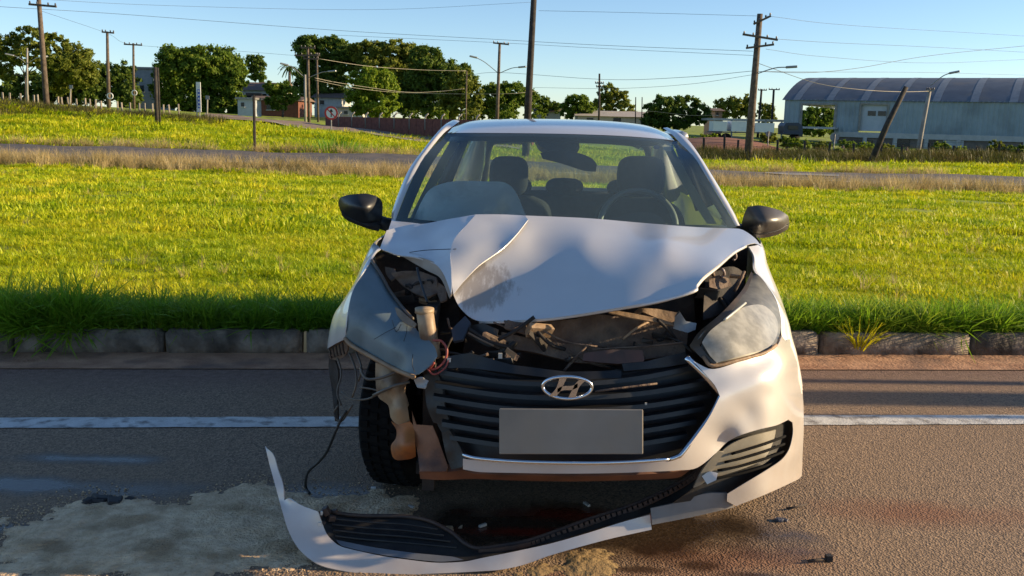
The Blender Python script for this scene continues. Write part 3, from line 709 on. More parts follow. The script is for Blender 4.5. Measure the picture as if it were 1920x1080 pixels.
# --- door mirrors
ml = [(634,379,4.12),(637,371,4.10),(650,366,4.08),(686,363,4.06),(708,369,4.08),(717,380,4.10),(717,398,4.12),(716,410,4.12),(708,422,4.12),(690,424,4.10),(655,411,4.10),(640,399,4.12)]
mo = patch('door_mirror', ml, M_black, CAR, inner=[(675,388,3.98),(690,400,4.0),(655,385,4.02),(700,385,4.02)], step=7, thick=.10)
MB().tube([q(700,412,4.15), q(722,420,4.16), q(742,424,4.2)], [.03, .03, .035], 8).build('mirror_arm', M_black, mo, True)
patch('mirror_skirt', [(640,397,4.10),(655,410,4.08),(690,423,4.07),(712,422,4.09),(710,434,4.12),(690,429,4.12),(652,414,4.12),(641,404,4.12)], M_trim, mo, step=6, thick=.06)
mr_ = [(1391,424,4.12),(1395,402,4.10),(1402,388,4.08),(1425,385,4.06),(1464,395,4.08),(1478,405,4.10),(1480,418,4.12),(1477,430,4.12),(1456,441,4.11),(1425,446,4.10),(1402,440,4.10)]
M_mirr = mat('sunlit_mirror_cover', (.055, .05, .045), (.085, .075, .065), 10, .38, bump=.05)  # lighter than the left cover to paint in the sun on it
mo2 = patch('door_mirror', mr_, M_mirr, CAR, inner=[(1435,415,3.97),(1415,405,4.01),(1460,415,4.01),(1430,435,4.02)], step=7, thick=.10)
MB().tube([q(1408,430,4.16), q(1392,432,4.18), q(1380,436,4.2)], [.03, .03, .035], 8).build('mirror_arm', M_black, mo2, True)
ptube('mirror_seam', [(1402,436,4.06),(1425,439,4.03),(1456,433,4.06),(1478,421,4.1)], .003, M_black, mo2)

# --- front wings
sil_L = [(712,464,3.56),(704,468,3.52),(686,492,3.45),(662,536,3.38),(643,566,3.35),(628,588,3.34),(620,615,3.34),(616,640,3.34),(615,653,3.345)]
hl_L  = [(714,468,3.50),(706,474,3.47),(697,488,3.42),(676,520,3.30),(662,545,3.24),(653,583,3.18),(649,612,3.16),(648,630,3.16),(647,636,3.17)]
mid_L = [((a[0]+b[0])/2 - 1.5, (a[1]+b[1])/2, (a[2]+b[2])/2 - .015) for a, b in zip(sil_L, hl_L)]
def wing(sil, mid, hl, s, zs):
    rows = []
    S_ = [q(*p) for p in sil]; M_ = [q(*p) for p in mid]; I_ = [q(*p) for p in hl]
    n = len(S_)
    b1 = []; b2 = []
    for i, p in enumerate(S_):
        z = p.z; k = i / (n - 1)
        x1 = cw(s * (.80 + .03 * min(1, k * 2)), 3.62, 0).x; 
        b1.append(Vector((p.x * .5 + x1 * .5, p.y * .62 + 3.9 * .38, z)))
        b2.append(Vector((cw(s * (.775 + .045 * min(1, k * 2)), 4.0, 0).x, 4.0, min(z, .97))))
    rows = [I_, M_, S_, b1, b2]
    return rows
loft('front_wing', wing(sil_L, mid_L, hl_L, -1, 0), M_paint, CAR, 5, 7, arch_keep, .003)
sil_R = [(1404,463,3.62),(1415,480,3.57),(1421,507,3.50),(1440,536,3.45),(1461,567,3.41),(1477,600,3.39),(1485,633,3.375),(1493,662,3.37),(1501,706,3.365),(1505,745,3.36)]
hl_R = [(1403,464,3.60),(1411,482,3.55),(1413,507,3.46),(1433,530,3.41),(1453,560,3.35),(1463,595,3.30),(1465,630,3.27),(1478,662,3.28),(1490,706,3.29),(1496,745,3.29)]
mid_R = [((a[0]+b[0])/2 + 1, (a[1]+b[1])/2, (a[2]+b[2])/2 - .012) for a, b in zip(sil_R, hl_R)]
loft('front_wing', wing(sil_R, mid_R, hl_R, 1, 0), M_paint, CAR, 5, 7, arch_keep, .003)

# --- headlights
M_lensL = lens_mat('clouded_lens', (.11, .155, .17), (.27, .33, .35), .78, 6)
M_lensR = lens_mat('frosted_lens', (.13, .125, .10), (.21, .20, .16), .95, 30)
M_refl = mat('lamp_reflector', (.45, .46, .45), (.25, .25, .24), 7, .25, metal=.8)
M_bezel = mat('lamp_bezel', (.06, .05, .04), (.12, .09, .06), 9, .4)
L_out = [(696,489,3.42),(706,500,3.39),(716,520,3.34),(731,547,3.28),(754,578,3.18),(772,598,3.10),(782,620,3.04),(797,630,3.0),(816,652,2.94),(820,668,2.92),(808,684,2.91),(792,697,2.90),(776,704,2.90),(758,698,2.93),(738,689,2.98),(704,671,3.06),(672,655,3.12),(652,642,3.15),(647,630,3.16),(649,605,3.17),(653,583,3.18),(662,545,3.24),(676,520,3.30)]
hlL = patch('headlight', L_out, M_lensL, CAR, inner=[(690,580,3.15),(720,610,3.07),(760,650,2.96),(700,540,3.25)], step=8, thick=.004, wav=.004, wscale=12)
hlL['label'] = 'clouded headlight hanging out of its socket'
patch('lamp_housing', [(a, b, c + .05) for a, b, c in L_out], M_refl, hlL, inner=[(690,580,3.26),(720,610,3.2),(760,650,3.08)], step=14, thick=0)
ptube('lamp_rim', [(647,634,3.16),(660,648,3.13),(704,673,3.05),(740,692,2.97),(776,707,2.89)], .008, M_tan, hlL)
ptube('lamp_rim', [(697,488,3.41),(716,518,3.33),(731,545,3.27),(755,577,3.17),(774,598,3.09)], .006, M_bezel, hlL)
patch('lamp_crack', [(732,576,3.20),(745,577,3.17),(762,591,3.10),(781,607,3.03),(777,614,3.02),(757,604,3.07)], M_tan, hlL, step=5, dY=.0)
for a in ([(702,636,3.05),(722,624,3.04),(742,614,3.03)], [(763,611,3.02),(762,624,2.995),(757,640,2.98)], [(774,664,2.92),(773,684,2.90),(778,698,2.885)], [(735,600,3.08),(743,622,3.03),(752,608,3.05)]):
    ptube('crack_line', a, .0011, M_black, hlL, sub=3)
R_out = [(1409,512,3.46),(1420,514,3.44),(1435,530,3.41),(1454,561,3.35),(1461,582,3.31),(1464,605,3.24),(1463,622,3.18),(1454,646,3.05),(1435,661,2.98),(1385,675,2.905),(1338,686,2.87),(1322,670,2.885),(1303,649,2.91),(1313,628,2.95),(1349,596,3.08),(1375,570,3.18),(1397,543,3.32)]
hlR = patch('headlight', R_out, M_lensR, CAR, inner=[(1400,610,3.02),(1430,590,3.13),(1360,645,2.91),(1440,630,3.06)], step=8, thick=.004)
patch('lamp_housing', [(a, b, c + .05) for a, b, c in R_out], M_refl, hlR, inner=[(1400,610,3.12),(1430,590,3.22),(1360,645,3.01)], step=14, thick=0)
# dark frame round the inner side and dusty bezel below
patch('lamp_bezel', [(1409,508,3.46),(1412,514,3.44),(1400,545,3.31),(1378,574,3.16),(1352,602,3.05),(1322,628,2.945),(1312,648,2.90),(1332,672,2.875),(1344,679,2.862),(1336,691,2.865),(1318,674,2.88),(1293,648,2.915),(1310,623,2.98),(1347,592,3.09),(1373,566,3.19),(1394,540,3.33)], M_bezel, hlR, step=6, thick=.012)
ptube('lamp_rim', [(1318,668,2.875),(1336,686,2.86),(1385,675,2.89),(1435,661,2.96),(1455,647,3.03)], .006, M_tan, hlR)
patch('inner_lens', [(1316,642,2.90),(1330,622,2.92),(1352,604,2.97),(1378,585,3.03),(1400,574,3.10),(1430,572,3.19),(1452,590,3.20),(1459,608,3.17),(1457,628,3.10),(1446,647,3.0),(1430,656,2.955),(1390,667,2.89),(1344,680,2.86),(1332,668,2.87)], mat('mottled_lens', (.27,.26,.215), (.37,.355,.30), 45, .38, coat=.35, c3=(.23,.22,.18), s3=20), hlR, step=8, thick=0, dY=-.004, inner=[(1430,610,3.055),(1440,630,3.035),(1400,620,2.985),(1370,640,2.905),(1410,595,3.06)])
ptube('lamp_line', [(1358,600,2.97),(1378,584,3.02),(1398,568,3.09)], .004, mat('pale_lamp_trim', (.5, .5, .45), rough=.3), hlR)

# --- front bumper: the right half still on the car, its lip and the fallen left corner
B = [(1300,677,2.86),(1336,692,2.86),(1390,677,2.90),(1440,662,2.99),(1458,648,3.04),(1466,630,3.12),(1474,640,3.22),(1485,633,3.372),(1493,662,3.368),(1501,706,3.363),(1506,750,3.36),(1507,802,3.36),(1505,850,3.36),(1503,893,3.36),(1498,898,3.30),(1440,925,2.98),(1380,949,2.92),(1363,940,2.90),
     (1364,926,2.89),(1400,904,2.90),(1440,880,2.94),(1466,862,3.0),(1480,842,3.08),(1487,812,3.14),(1486,792,3.13),(1478,787,3.06),(1457,797,2.95),(1420,806,2.885),(1383,818,2.86),(1362,830,2.88),(1345,847,2.86),(1307,877,2.82),(1270,882,2.79),(1233,884,2.77),(1150,887,2.755),(1067,888,2.745),(985,887,2.75),(900,885,2.775),(868,880,2.80),
     (868,860,2.80),(900,864,2.775),(985,868,2.75),(1100,870,2.745),(1200,868,2.755),(1256,863,2.77),(1280,849,2.78),(1304,820,2.795),(1329,784,2.81),(1350,743,2.83),(1340,722,2.845)]
bump = patch('front_bumper', B, M_paint, CAR, inner=[(1440,740,2.905),(1390,740,2.855),(1400,770,2.872),(1475,690,3.06),(1475,740,3.03),(1478,770,3.055),(1430,700,2.90),(1495,850,3.21),(1494,740,3.20)], step=8, thick=.0015)
bump['label'] = 'white front bumper still fixed on the right half'
# underside piece between fallen lip and corner, its shade painted in as darker grey
patch('bumper_lip', [(1220,953,2.90),(1267,943,2.90),(1320,926,2.905),(1364,924,2.91),(1364,936,2.91),(1378,951,2.935),(1300,969,2.90),(1223,984,2.885)], mat('shaded_lip', (.20,.19,.18), (.28,.26,.24), 9, .5), bump, step=7, thick=.01)
wingp = [(497,836,3.00),(501,842,2.99),(505,846,2.985),(511,850,2.985),(515,858,2.98),(521,880,2.97),(530,906,2.95),(533,938,2.93),(540,934,2.92),(566,948,2.905),(596,959,2.89),(602,975,2.885),(612,1000,2.875),(626,1016,2.86),(640,1025,2.855),(714,1042,2.835),(770,1050,2.825),(818,1055,2.82),(870,1053,2.82),(905,1046,2.825),(965,1034,2.835),(1033,1019,2.85),(1100,1000,2.865),(1167,979,2.89),(1219,965,2.90),(1221,985,2.895),(1222,993,2.89),(1133,1013,2.86),(1033,1041,2.835),(985,1058,2.82),(940,1068,2.805),(900,1071,2.80),(820,1075,2.79),(740,1078,2.785),(660,1073,2.79),(610,1063,2.80),(588,1053,2.81),(561,1030,2.835),(542,998,2.87),(528,954,2.91),(516,910,2.95),(504,866,2.98)]
lip = patch('fallen_bumper_corner', wingp, M_paint, bump, step=7, thick=.008)
lip['label'] = 'torn left corner of the bumper lying on the road'
vent = [(533,939,2.97),(566,950,2.95),(596,960,2.94),(606,957,2.95),(640,962,2.98),(680,966,3.0),(750,967,3.01),(800,974,2.99),(845,996,2.95),(870,1018,2.91),(895,1027,2.90),(940,1022,2.90),(1000,1010,2.91),(1100,974,2.94),(1200,940,2.97),(1290,894,3.0),(1345,846,2.96),(1352,856,2.95),(1310,905,2.98),(1262,942,2.955),(1219,962,2.925),(1167,977,2.90),(1033,1017,2.865),(905,1044,2.84),(870,1051,2.835),(818,1053,2.835),(714,1040,2.85),(640,1023,2.87),(612,1003,2.885)]
vt = patch('lower_vent', vent, M_trim, CAR, step=8, thick=.004, dY=.004)
for k in range(4):
    t = k / 3.5
    ptube('slat', [(620+10*t, 972+11*k, 2.93-.014*k),(690,979+11*k, 2.955-.016*k),(760,983+11.5*k, 2.955-.016*k),(820+12*k,992+11.5*k,2.93-.013*k)], .004, M_trim, vt, sub=4)
patch('inner_shelf', [(630,1012,2.885),(700,1026,2.865),(780,1037,2.85),(850,1044,2.845),(870,1050,2.832),(818,1053,2.828),(714,1040,2.843),(640,1023,2.863)], mat('sky_lit_shelf', (.10, .11, .13), (.16,.17,.19), 9, .45), vt, step=8, thick=0, dY=-.004)  # top of the lip; sky reflection put into the blue-grey colour
# torn edge strip with the row of clip teeth
edge = [(604,955,2.95),(640,963,2.975),(680,967,2.995),(750,968,3.005),(800,975,2.985),(845,997,2.945),(872,1019,2.905),(897,1028,2.895),(940,1023,2.895),(1000,1011,2.905),(1100,975,2.935),(1200,941,2.965),(1290,895,2.995),(1345,847,2.955)]
M_strip = mat('torn_edge_strip', (.10, .055, .035), (.045, .03, .025), 15, .6)
ptube('edge_strip', edge, .007, M_strip, bump, sub=6)
E2 = catmull([q(a, b + 11, c - .02) for a, b, c in edge[7:]], 10)
mb = MB(); mb.tube(E2, .004, 6)
for i in range(1, len(E2) - 1): 
    t = (E2[i+1] - E2[i-1]).normalized()
    mb.box(E2[i] + Vector((0, 0, .009)), (.012, .008, .014), t.to_track_quat('X', 'Z').to_matrix())
mb.build('clip_row', M_strip, bump)
# broken bracket by the left wing
mb = MB()
for (a, b, c, d) in ((598,968,2.92,.020),(612,958,2.94,.026),(622,972,2.93,.020),(606,980,2.90,.016),(628,958,2.96,.016)): mb.box(q(a, b, c), (d, d*.7, d*1.2), Matrix.Rotation(a * .7, 3, 'Y') @ Matrix.Rotation(b * .3, 3, 'X'))
bevel(mb.build('broken_bracket', M_strip, bump), .003)
M_wclip = mat('white_clip', (.7, .66, .58), rough=.5)
for a, b in ((q(600, 982, 2.88), (.010, .008, .010)), (q(603, 962, 2.905), (.007, .006, .012))): MB().box(a, b).build('clip', M_wclip, bump)
# right vent with louvres
Yb = lambda x: float(np.interp(x, [1220,1300,1350,1390,1440,1475,1494,1506], [2.77,2.80,2.83,2.855,2.91,3.04,3.20,3.36]))
patch('fog_recess', [(a, b, Yb(a) + .10) for a, b in [(1345,847),(1362,829),(1383,817),(1420,805),(1457,796),(1478,786),(1488,792),(1489,812),(1481,844),(1467,864),(1440,882),(1400,906),(1364,928),(1318,936),(1262,944),(1318,900)]], M_trim, bump, step=9, thick=0)
M_louv = mat('sunlit_vent_plastic', (.20, .18, .14), (.27, .245, .19), 9, .55)  # beige stands in for sunlight on the black vent plastic
M_groove = mat('vent_groove', (.008, .008, .008), rough=.9, spec=.1)
pan = patch('louvre_panel', [(a, b, Yb(a) + .07) for a, b in [(1352,848),(1372,832),(1400,820),(1430,812),(1455,806),(1452,822),(1446,838),(1436,856),(1420,868),(1390,880),(1350,893),(1316,906),(1330,878)]], M_louv, CAR, step=8, thick=.006)
for k in range(4):
    y0 = 842 + 15.5 * k
    ptube('louvre', [(a, b, Yb(a) + .055) for a, b in [(1372 - 13*k, y0 + 9),(1400 - 6*k, y0 + 1),(1435, y0 - 10 - 1.5*k),(1472 - 1.5*k, y0 - 24 - 1*k)]], .0045, M_groove, pan, sub=4)
patch('fog_lamp_cap', [(1316,893,2.86),(1330,884,2.86),(1346,887,2.86),(1343,900,2.85),(1326,908,2.85)], M_paint, bump, step=5, thick=.015)
patch('hinge_strip', [(1345,846,2.86),(1358,848,2.87),(1320,905,2.87),(1300,915,2.87),(1318,880,2.86)], M_louv, bump, step=7, thick=.006)

# --- grille, emblem, plate
gb = [(800,742,2.94),(822,694,2.94),(845,668,2.95),(880,664,2.95),(950,690,2.92),(1060,700,2.91),(1180,690,2.92),(1282,672,2.95),(1300,680,2.95),(1346,738,2.94),(1326,782,2.92),(1278,846,2.87),(1254,860,2.86),(1100,868,2.83),(985,866,2.84),(868,858,2.88),(846,836,2.90),(822,800,2.92)]
gr = patch('grille', gb, M_black, CAR, step=14, thick=.004, dY=.03)
def slat(L, Cn, R_, h=.016, d=.03):
    pts = catmull([q(*L), q((L[0]+Cn[0])/2, (L[1]+Cn[1])/2 + (Cn[1]-(L[1]+R_[1])/2)*.25, (L[2]+Cn[2])/2 - .02), q(*Cn), q((R_[0]+Cn[0])/2, (R_[1]+Cn[1])/2 + (Cn[1]-(L[1]+R_[1])/2)*.25, (R_[2]+Cn[2])/2 - .02), q(*R_)], 5)
    rows = [[p + Vector((0, d, h*.7)) for p in pts], [p + Vector((0, .004, h*.55)) for p in pts], [p + Vector((0, 0, -h*.3)) for p in pts], [p + Vector((0, d*.6, -h*.6)) for p in pts]]
    n = len(pts); vs = [p for r in rows for p in r]
    return mesh('slat', vs, [(j*n+i, j*n+i+1, (j+1)*n+i+1, (j+1)*n+i) for j in range(3) for i in range(n-1)][::1], M_black, gr)
for L, c_, R_ in (((826,700,2.92),(1065,722,2.83),(1306,690,2.93)),((815,724,2.91),(1065,748,2.81),(1334,718,2.92)),((812,748,2.90),(1065,772,2.80),(1334,744,2.91)),((818,772,2.89),(1065,796,2.795),(1322,768,2.89)),((828,797,2.88),(1065,820,2.79),(1306,793,2.87)),((843,822,2.87),(1065,843,2.785),(1289,820,2.85))):
    slat(L, c_, R_)
trim = [(1286,670,2.885),(1318,700,2.87),(1352,737,2.865),(1350,744,2.862),(1330,782,2.835),(1281,847,2.785),(1270,856,2.78),(1256,861,2.775),(1180,866,2.75),(1100,868,2.735),(985,866,2.735),(900,860,2.76),(868,853,2.785)]
tr = MB(); tp = [q(*p) for p in trim]; 
P1 = catmull(tp[:3], 5); P2 = catmull(tp[3:8], 5); P3 = catmull(tp[7:], 6)
tr.tube(P1, .0125, 8); tr.tube([P1[-1]] + P2, .0075, 8); tr.tube(P3, .0065, 8)
tr.build('chrome_trim', M_chrome, gr, True)
# oval emblem with slanted letter-like bar
em = MB(); ec = q(1064, 727, 2.765)
ov = [ec + Vector((cos(a) * .0735, .01 * cos(a)**2, sin(a) * .034)) for a in [2*pi*i/48 for i in range(49)]]
em.tube(ov, .0055, 8, False)
emo = em.build('emblem', M_chrome, CAR, True)
def stroke(pts, ww):
    P = catmull([ec + Vector((a, -.003, b)) for a, b in pts], 6); n = len(P); vs = []
    for i, p in enumerate(P):
        k = ww[0] + (ww[1]-ww[0])*i/(n-1) if len(ww) == 2 else np.interp(i/(n-1), [0, .5, 1], ww)
        vs += [p + Vector((-k, 0, 0)), p + Vector((k, 0, 0)), p + Vector((k, .008, 0)), p + Vector((-k, .008, 0))]
    fs = []
    for i in range(n - 1):
        for j in range(4): fs.append((4*i+j, 4*i+(j+1)%4, 4*i+4+(j+1)%4, 4*i+4+j))
    return vs, fs
hb = MB(); hb.add(*stroke([(-.044,-.026),(-.030,-.010),(-.020,.012),(-.014,.031)], (.011,.008,.011))); hb.add(*stroke([(.014,-.031),(.020,-.012),(.030,.010),(.044,.026)], (.011,.008,.011)))
vs = []
for i in range(9):
    t = i / 8; xx = -.030 + .060*t; zz = -.009 + .018*t + .003*sin(2*pi*t); hh = .0065
    vs += [ec + Vector((xx, -.003, zz - hh)), ec + Vector((xx, -.003, zz + hh))]
hb.add(vs, [(2*i, 2*i+2, 2*i+3, 2*i+1) for i in range(8)])
hb.build('letter', M_chrome, emo)
a, b_, c_, d_ = q(936,766,2.735), q(1206,768,2.735), q(1206,852,2.725), q(936,852,2.725)
pl = mesh('license_plate', [a, b_, c_, d_], [(3,2,1,0)], M_gray, CAR); solid(pl, .006); bevel(pl, .003)

# --- broken upper nose: beams, brackets and dirt between hood and grille
def beam(name, top_, bot, m, dY=.0, thick=.02, wav=.006): return patch(name, top_ + bot[::-1], m, CAR, step=8, thick=thick, wav=wav, wscale=14, dY=dY, round_=False)
beam('radiator', [(880,596,3.22),(1000,592,3.20),(1150,575,3.20),(1300,545,3.22)], [(860,700,3.10),(1000,710,3.08),(1150,705,3.08),(1310,690,3.1)], M_dark, .06)
beam('crash_beam', [(940,622,3.04),(1000,636,3.02),(1080,647,3.0),(1160,655,3.0),(1285,645,3.02)], [(938,650,3.02),(1000,660,3.0),(1080,680,2.98),(1160,682,2.98),(1285,662,3.0)], M_brown)
beam('radiator_support', [(1000,606,3.06),(1080,598,3.05),(1112,588,3.05),(1200,598,3.05),(1265,612,3.06),(1290,622,3.06)], [(1010,640,3.03),(1080,650,3.02),(1112,650,3.02),(1200,652,3.02),(1265,648,3.03),(1288,646,3.04)], M_brown, .02)
beam('broken_panel', [(870,612,3.06),(905,606,3.04),(935,618,3.03),(932,630,3.02)], [(876,628,3.05),(895,640,3.03),(915,650,3.02),(930,650,3.02)], M_trim)
beam('torn_strip', [(1140,580,3.0),(1185,587,3.0),(1230,596,3.0),(1268,607,3.01)], [(1142,586,2.99),(1185,596,2.985),(1230,604,2.99),(1266,611,3.0)], M_tan, 0, .006)
beam('torn_frame', [(1186,588,3.04),(1198,577,3.05),(1232,579,3.05),(1270,586,3.05)], [(1192,590,3.03),(1203,584,3.03),(1232,596,3.03),(1264,606,3.03)], M_tan, .02, .006)
beam('broken_bracket', [(1266,594,3.0),(1275,585,3.0),(1286,602,3.0),(1306,606,3.01)], [(1262,616,3.0),(1275,620,2.99),(1290,624,2.99),(1304,618,3.0)], mat('bare_metal', (.16, .17, .18), (.28, .29, .3), 12, .45, metal=.5))
beam('upper_grille_panel', [(1095,662,2.93),(1150,655,2.925),(1205,657,2.925),(1208,676,2.91)], [(1092,676,2.92),(1130,680,2.91),(1160,682,2.91),(1206,678,2.91)], mat('red_dusted_plastic', (.10, .05, .04), (.055, .035, .03), 14, .7))
beam('upper_grille_panel', [(1166,682,2.91),(1210,678,2.91),(1250,668,2.93),(1284,660,2.95)], [(1170,696,2.90),(1210,692,2.90),(1250,688,2.92),(1296,680,2.94)], M_trim)
beam('upper_grille_panel', [(840,668,2.93),(880,662,2.92),(960,684,2.89),(1062,697,2.87),(1165,695,2.88)], [(836,690,2.92),(880,690,2.91),(960,700,2.87),(1062,712,2.85),(1165,710,2.86)], M_black)
for a in ([(925,604,3.0),(965,620,2.99),(1010,634,2.98)], [(945,602,3.0),(1000,612,2.99),(1060,640,2.985),(1120,650,2.98)], [(878,624,3.0),(900,636,2.99),(925,648,2.98)], [(1110,655,2.965),(1200,650,2.965),(1284,642,2.98)], [(1116,734,2.80),(1160,728,2.80),(1232,719,2.83)]):
    ptube('broken_rod', a, .0035, M_brown, CAR, sub=4)
M_clip = mat('pale_clip', (.5, .48, .42), rough=.5)
for a, b in ((q(938, 667, 2.90), (.012, .008, .016)), (q(842, 675, 2.92), (.012, .008, .012)), (q(1211, 757, 2.80), (.006, .006, .006))): MB().box(a, b).build('clip', M_clip, CAR)
for a, b, c, rr in ((1338,499,3.30,.045),(1350,512,3.28,.03),(1372,480,3.45,.02)):
    pts = [q(a + 8*cos(t), b + 8*sin(t), c + .02*sin(2*t)) for t in np.linspace(-2.4, 1.2, 7)]
    MB().tube(catmull(pts, 4), .005, 6).build('cable', mat('pale_cable', (.35, .28, .26), rough=.5), CAR, True)
patch('inner_wing', [(1322,520,3.34),(1345,505,3.40),(1376,500,3.44),(1400,515,3.46),(1390,545,3.40),(1350,588,3.22),(1318,600,3.14),(1320,560,3.2)], M_dark, CAR, step=9, thick=0, wav=.02, wscale=12)
patch('strut_plate', [(1330,522,3.28),(1348,516,3.30),(1366,522,3.32),(1372,535,3.31),(1350,542,3.27),(1330,538,3.24)], M_brown, CAR, step=6)
# hollow where the left lamp sat
patch('inner_wing', [(700,470,3.62),(750,482,3.58),(800,500,3.52),(835,530,3.42),(850,560,3.34),(862,590,3.25),(850,640,3.15),(800,640,3.2),(760,580,3.38),(715,515,3.55)], M_dark, CAR, step=10, thick=0, wav=.02, wscale=12)
patch('crushed_bracket', [(732,512,3.36),(760,508,3.36),(790,510,3.34),(818,520,3.30),(822,548,3.24),(800,556,3.24),(775,548,3.28),(750,530,3.33)], M_brown, CAR, step=6, wav=.03, wscale=20, thick=.006)
patch('crushed_bracket', [(722,500,3.44),(740,504,3.42),(745,518,3.38),(733,526,3.38),(724,514,3.42)], M_brown, CAR, step=5, wav=.03, wscale=20, thick=.006)
patch('crushed_bracket', [(822,530,3.28),(836,540,3.24),(838,562,3.20),(826,566,3.2),(820,550,3.24)], M_brown, CAR, step=5, wav=.02, wscale=20, thick=.006)
ptube('support_rod', [(782,502,3.32),(786,520,3.28),(794,545,3.20),(801,566,3.14)], .0045, M_black, CAR)
# broken dark plates round the left end of the grille
patch('torn_duct', [(846,618,3.02),(872,592,3.06),(882,604,3.03),(868,636,2.98),(850,640,2.98)], mat('blue_gray_plastic', (.03, .035, .045), rough=.5), CAR, step=6, wav=.01, wscale=20, thick=.01)
patch('torn_duct', [(795,704,2.97),(812,690,2.97),(826,712,2.95),(834,760,2.92),(846,800,2.90),(838,800,2.91),(812,792,2.94),(800,760,2.96)], M_trim, CAR, step=7, wav=.015, wscale=16, thick=.01)
patch('torn_duct', [(828,812,2.9),(842,806,2.88),(858,830,2.86),(872,858,2.83),(866,876,2.83),(846,880,2.86),(836,852,2.88)], M_trim, CAR, step=6, wav=.012, wscale=18, thick=.012)
rc = random.Random(21)
M_cl = [M_brown, M_dark, M_trim, M_dark, M_trim, M_brown, M_tan, M_dark, M_trim]
def clutter(n, xr, yr, Yr, size):
    for k in range(n):
        px, py = rc.uniform(*xr), rc.uniform(*yr); Y = rc.uniform(*Yr); c = q(px, py, Y); sz = size * rc.uniform(.5, 1.4)
        rot = Matrix.Rotation(rc.uniform(-.5, .5), 3, 'Y') @ Matrix.Rotation(rc.uniform(-.7, .7), 3, 'X') @ Matrix.Rotation(rc.uniform(-.6, .6), 3, 'Z')
        m = M_cl[k % 9]
        if k % 2 == 1:
            d = Vector((rc.uniform(-1, 1), rc.uniform(-.4, .4), rc.uniform(-.7, .7))) * size * 1.6
            MB().tube(catmull([c - d, c + Vector((0, -.01, rc.uniform(-.02, .02))), c + d], 5), .0045 * rc.uniform(.6, 1.7), 7).build('hose', m, CAR, True)
        else:
            o = MB().box(c, (sz * 1.7, sz * .22, sz * rc.uniform(.4, .9)), rot).build('broken_piece', m, CAR)
            for v in o.data.vertices: v.co += Vector([rc.uniform(-.18, .18) * sz for _ in range(3)])
            bevel(o, .0025, 1)
clutter(16, (735, 835), (505, 570), (3.28, 3.40), .035)
clutter(26, (880, 1290), (612, 690), (2.96, 3.03), .045)
clutter(10, (1325, 1395), (505, 590), (3.22, 3.34), .030)
clutter(8, (850, 960), (640, 690), (2.92, 2.98), .030)
clutter(8, (790, 850), (590, 680), (3.05, 3.15), .030)
# washer filler neck and tank
nk = [q(796, 580, 3.02), q(800, 610, 3.01), q(806, 645, 3.00), q(812, 672, 3.0)]
mb = MB(); mb.tube(nk, [.028, .028, .029, .026], 16); mb.tube([nk[0] + Vector((0,0,-.012)), nk[0] + Vector((0,0,.004))], .031, 16)
mb.build('washer_filler_neck', M_cream, CAR, True)
wt = patch('washer_tank', [(704,680,3.05),(735,690,3.03),(757,701,3.01),(769,703,3.0),(760,730,3.0),(764,760,2.99),(768,790,2.98),(760,800,2.98),(742,794,2.98),(732,782,2.99),(728,760,3.0),(709,744,3.03),(704,712,3.05)], M_cream, CAR, inner=[(735,725,2.96),(745,765,2.95)], step=7, thick=.06)
patch('tank_foot', [(733,790,2.99),(745,796,2.98),(768,790,2.97),(776,800,2.97),(780,856,2.95),(772,860,2.95),(745,863,2.96),(736,856,2.97),(733,836,2.98),(742,822,2.975),(743,806,2.98)], M_orange, wt, inner=[(758,835,2.91)], step=6, thick=.05)
patch('stained_shield', [(772,770,3.0),(780,796,2.96),(811,798,2.95),(822,825,2.93),(834,858,2.90),(840,876,2.88),(836,884,2.87),(787,884,2.90),(783,850,2.93),(776,812,2.96)], M_rust, CAR, step=7, wav=.015, wscale=14, thick=.008)
patch('lower_beam', [(786,884,2.89),(836,885,2.86),(868,882,2.85),(890,888,2.84),(1000,891,2.82),(1120,892,2.81),(1230,888,2.83),(1296,880,2.87),(1270,896,2.9),(1120,902,2.86),(1000,902,2.87),(888,898,2.88),(830,900,2.88),(788,898,2.9)], mat('mud_streaked_beam', (.24, .10, .05), (.12, .05, .03), 6, .6, c3=(.05, .03, .02), s3=5), CAR, step=8, thick=.03, dY=.02)
# pale straps in front of the tank, headlamp cables, hanging cable
ptube('strap', [(752,690,2.99),(735,701,2.98),(712,709,2.99),(690,711,3.02),(680,702,3.05),(676,690,3.08)], .005, M_bezel, CAR)
ptube('strap', [(768,716,2.96),(745,722,2.95),(720,732,2.97),(700,742,3.0)], .006, M_bezel, CAR)
patch('torn_clip', [(776,712,2.9),(790,708,2.89),(804,714,2.89),(796,728,2.88),(782,726,2.89)], mat('gray_clip', (.35,.34,.32), rough=.6), CAR, step=4, wav=.02, wscale=40)
ptube('red_cable', [(812,638,2.96),(828,640,2.94),(838,656,2.93),(834,676,2.92),(820,690,2.91),(806,692,2.91),(814,680,2.90)], .004, M_wirered, CAR)
ptube('red_cable', [(800,690,2.91),(814,702,2.90),(834,690,2.91),(842,672,2.92)], .003, M_wirered, CAR)
for a in ([(632,668,3.28),(640,700,3.24),(632,735,3.22),(640,760,3.2)], [(655,662,3.2),(666,690,3.16),(668,720,3.14),(660,745,3.14)], [(668,660,3.18),(678,690,3.12),(672,715,3.12)], [(640,735,3.2),(660,748,3.15),(690,748,3.1),(712,736,3.06)], [(634,760,3.2),(626,776,3.2),(640,790,3.18),(660,760,3.15)], [(676,726,3.1),(700,730,3.06),(716,736,3.03)]):
    ptube('cable', a, .0035, M_bezel, CAR)
gw = g(578, 925); 
ptube('hanging_cable', None, .005, M_wire, CAR, world=[q(650,770,3.16), q(640,785,3.16), q(628,812,3.16), q(614,845,3.2), q(598,866,3.25), q(578,885,3.3), Vector((gw.x - .01, gw.y, .03)), Vector((gw.x + .01, gw.y - .02, .006))])
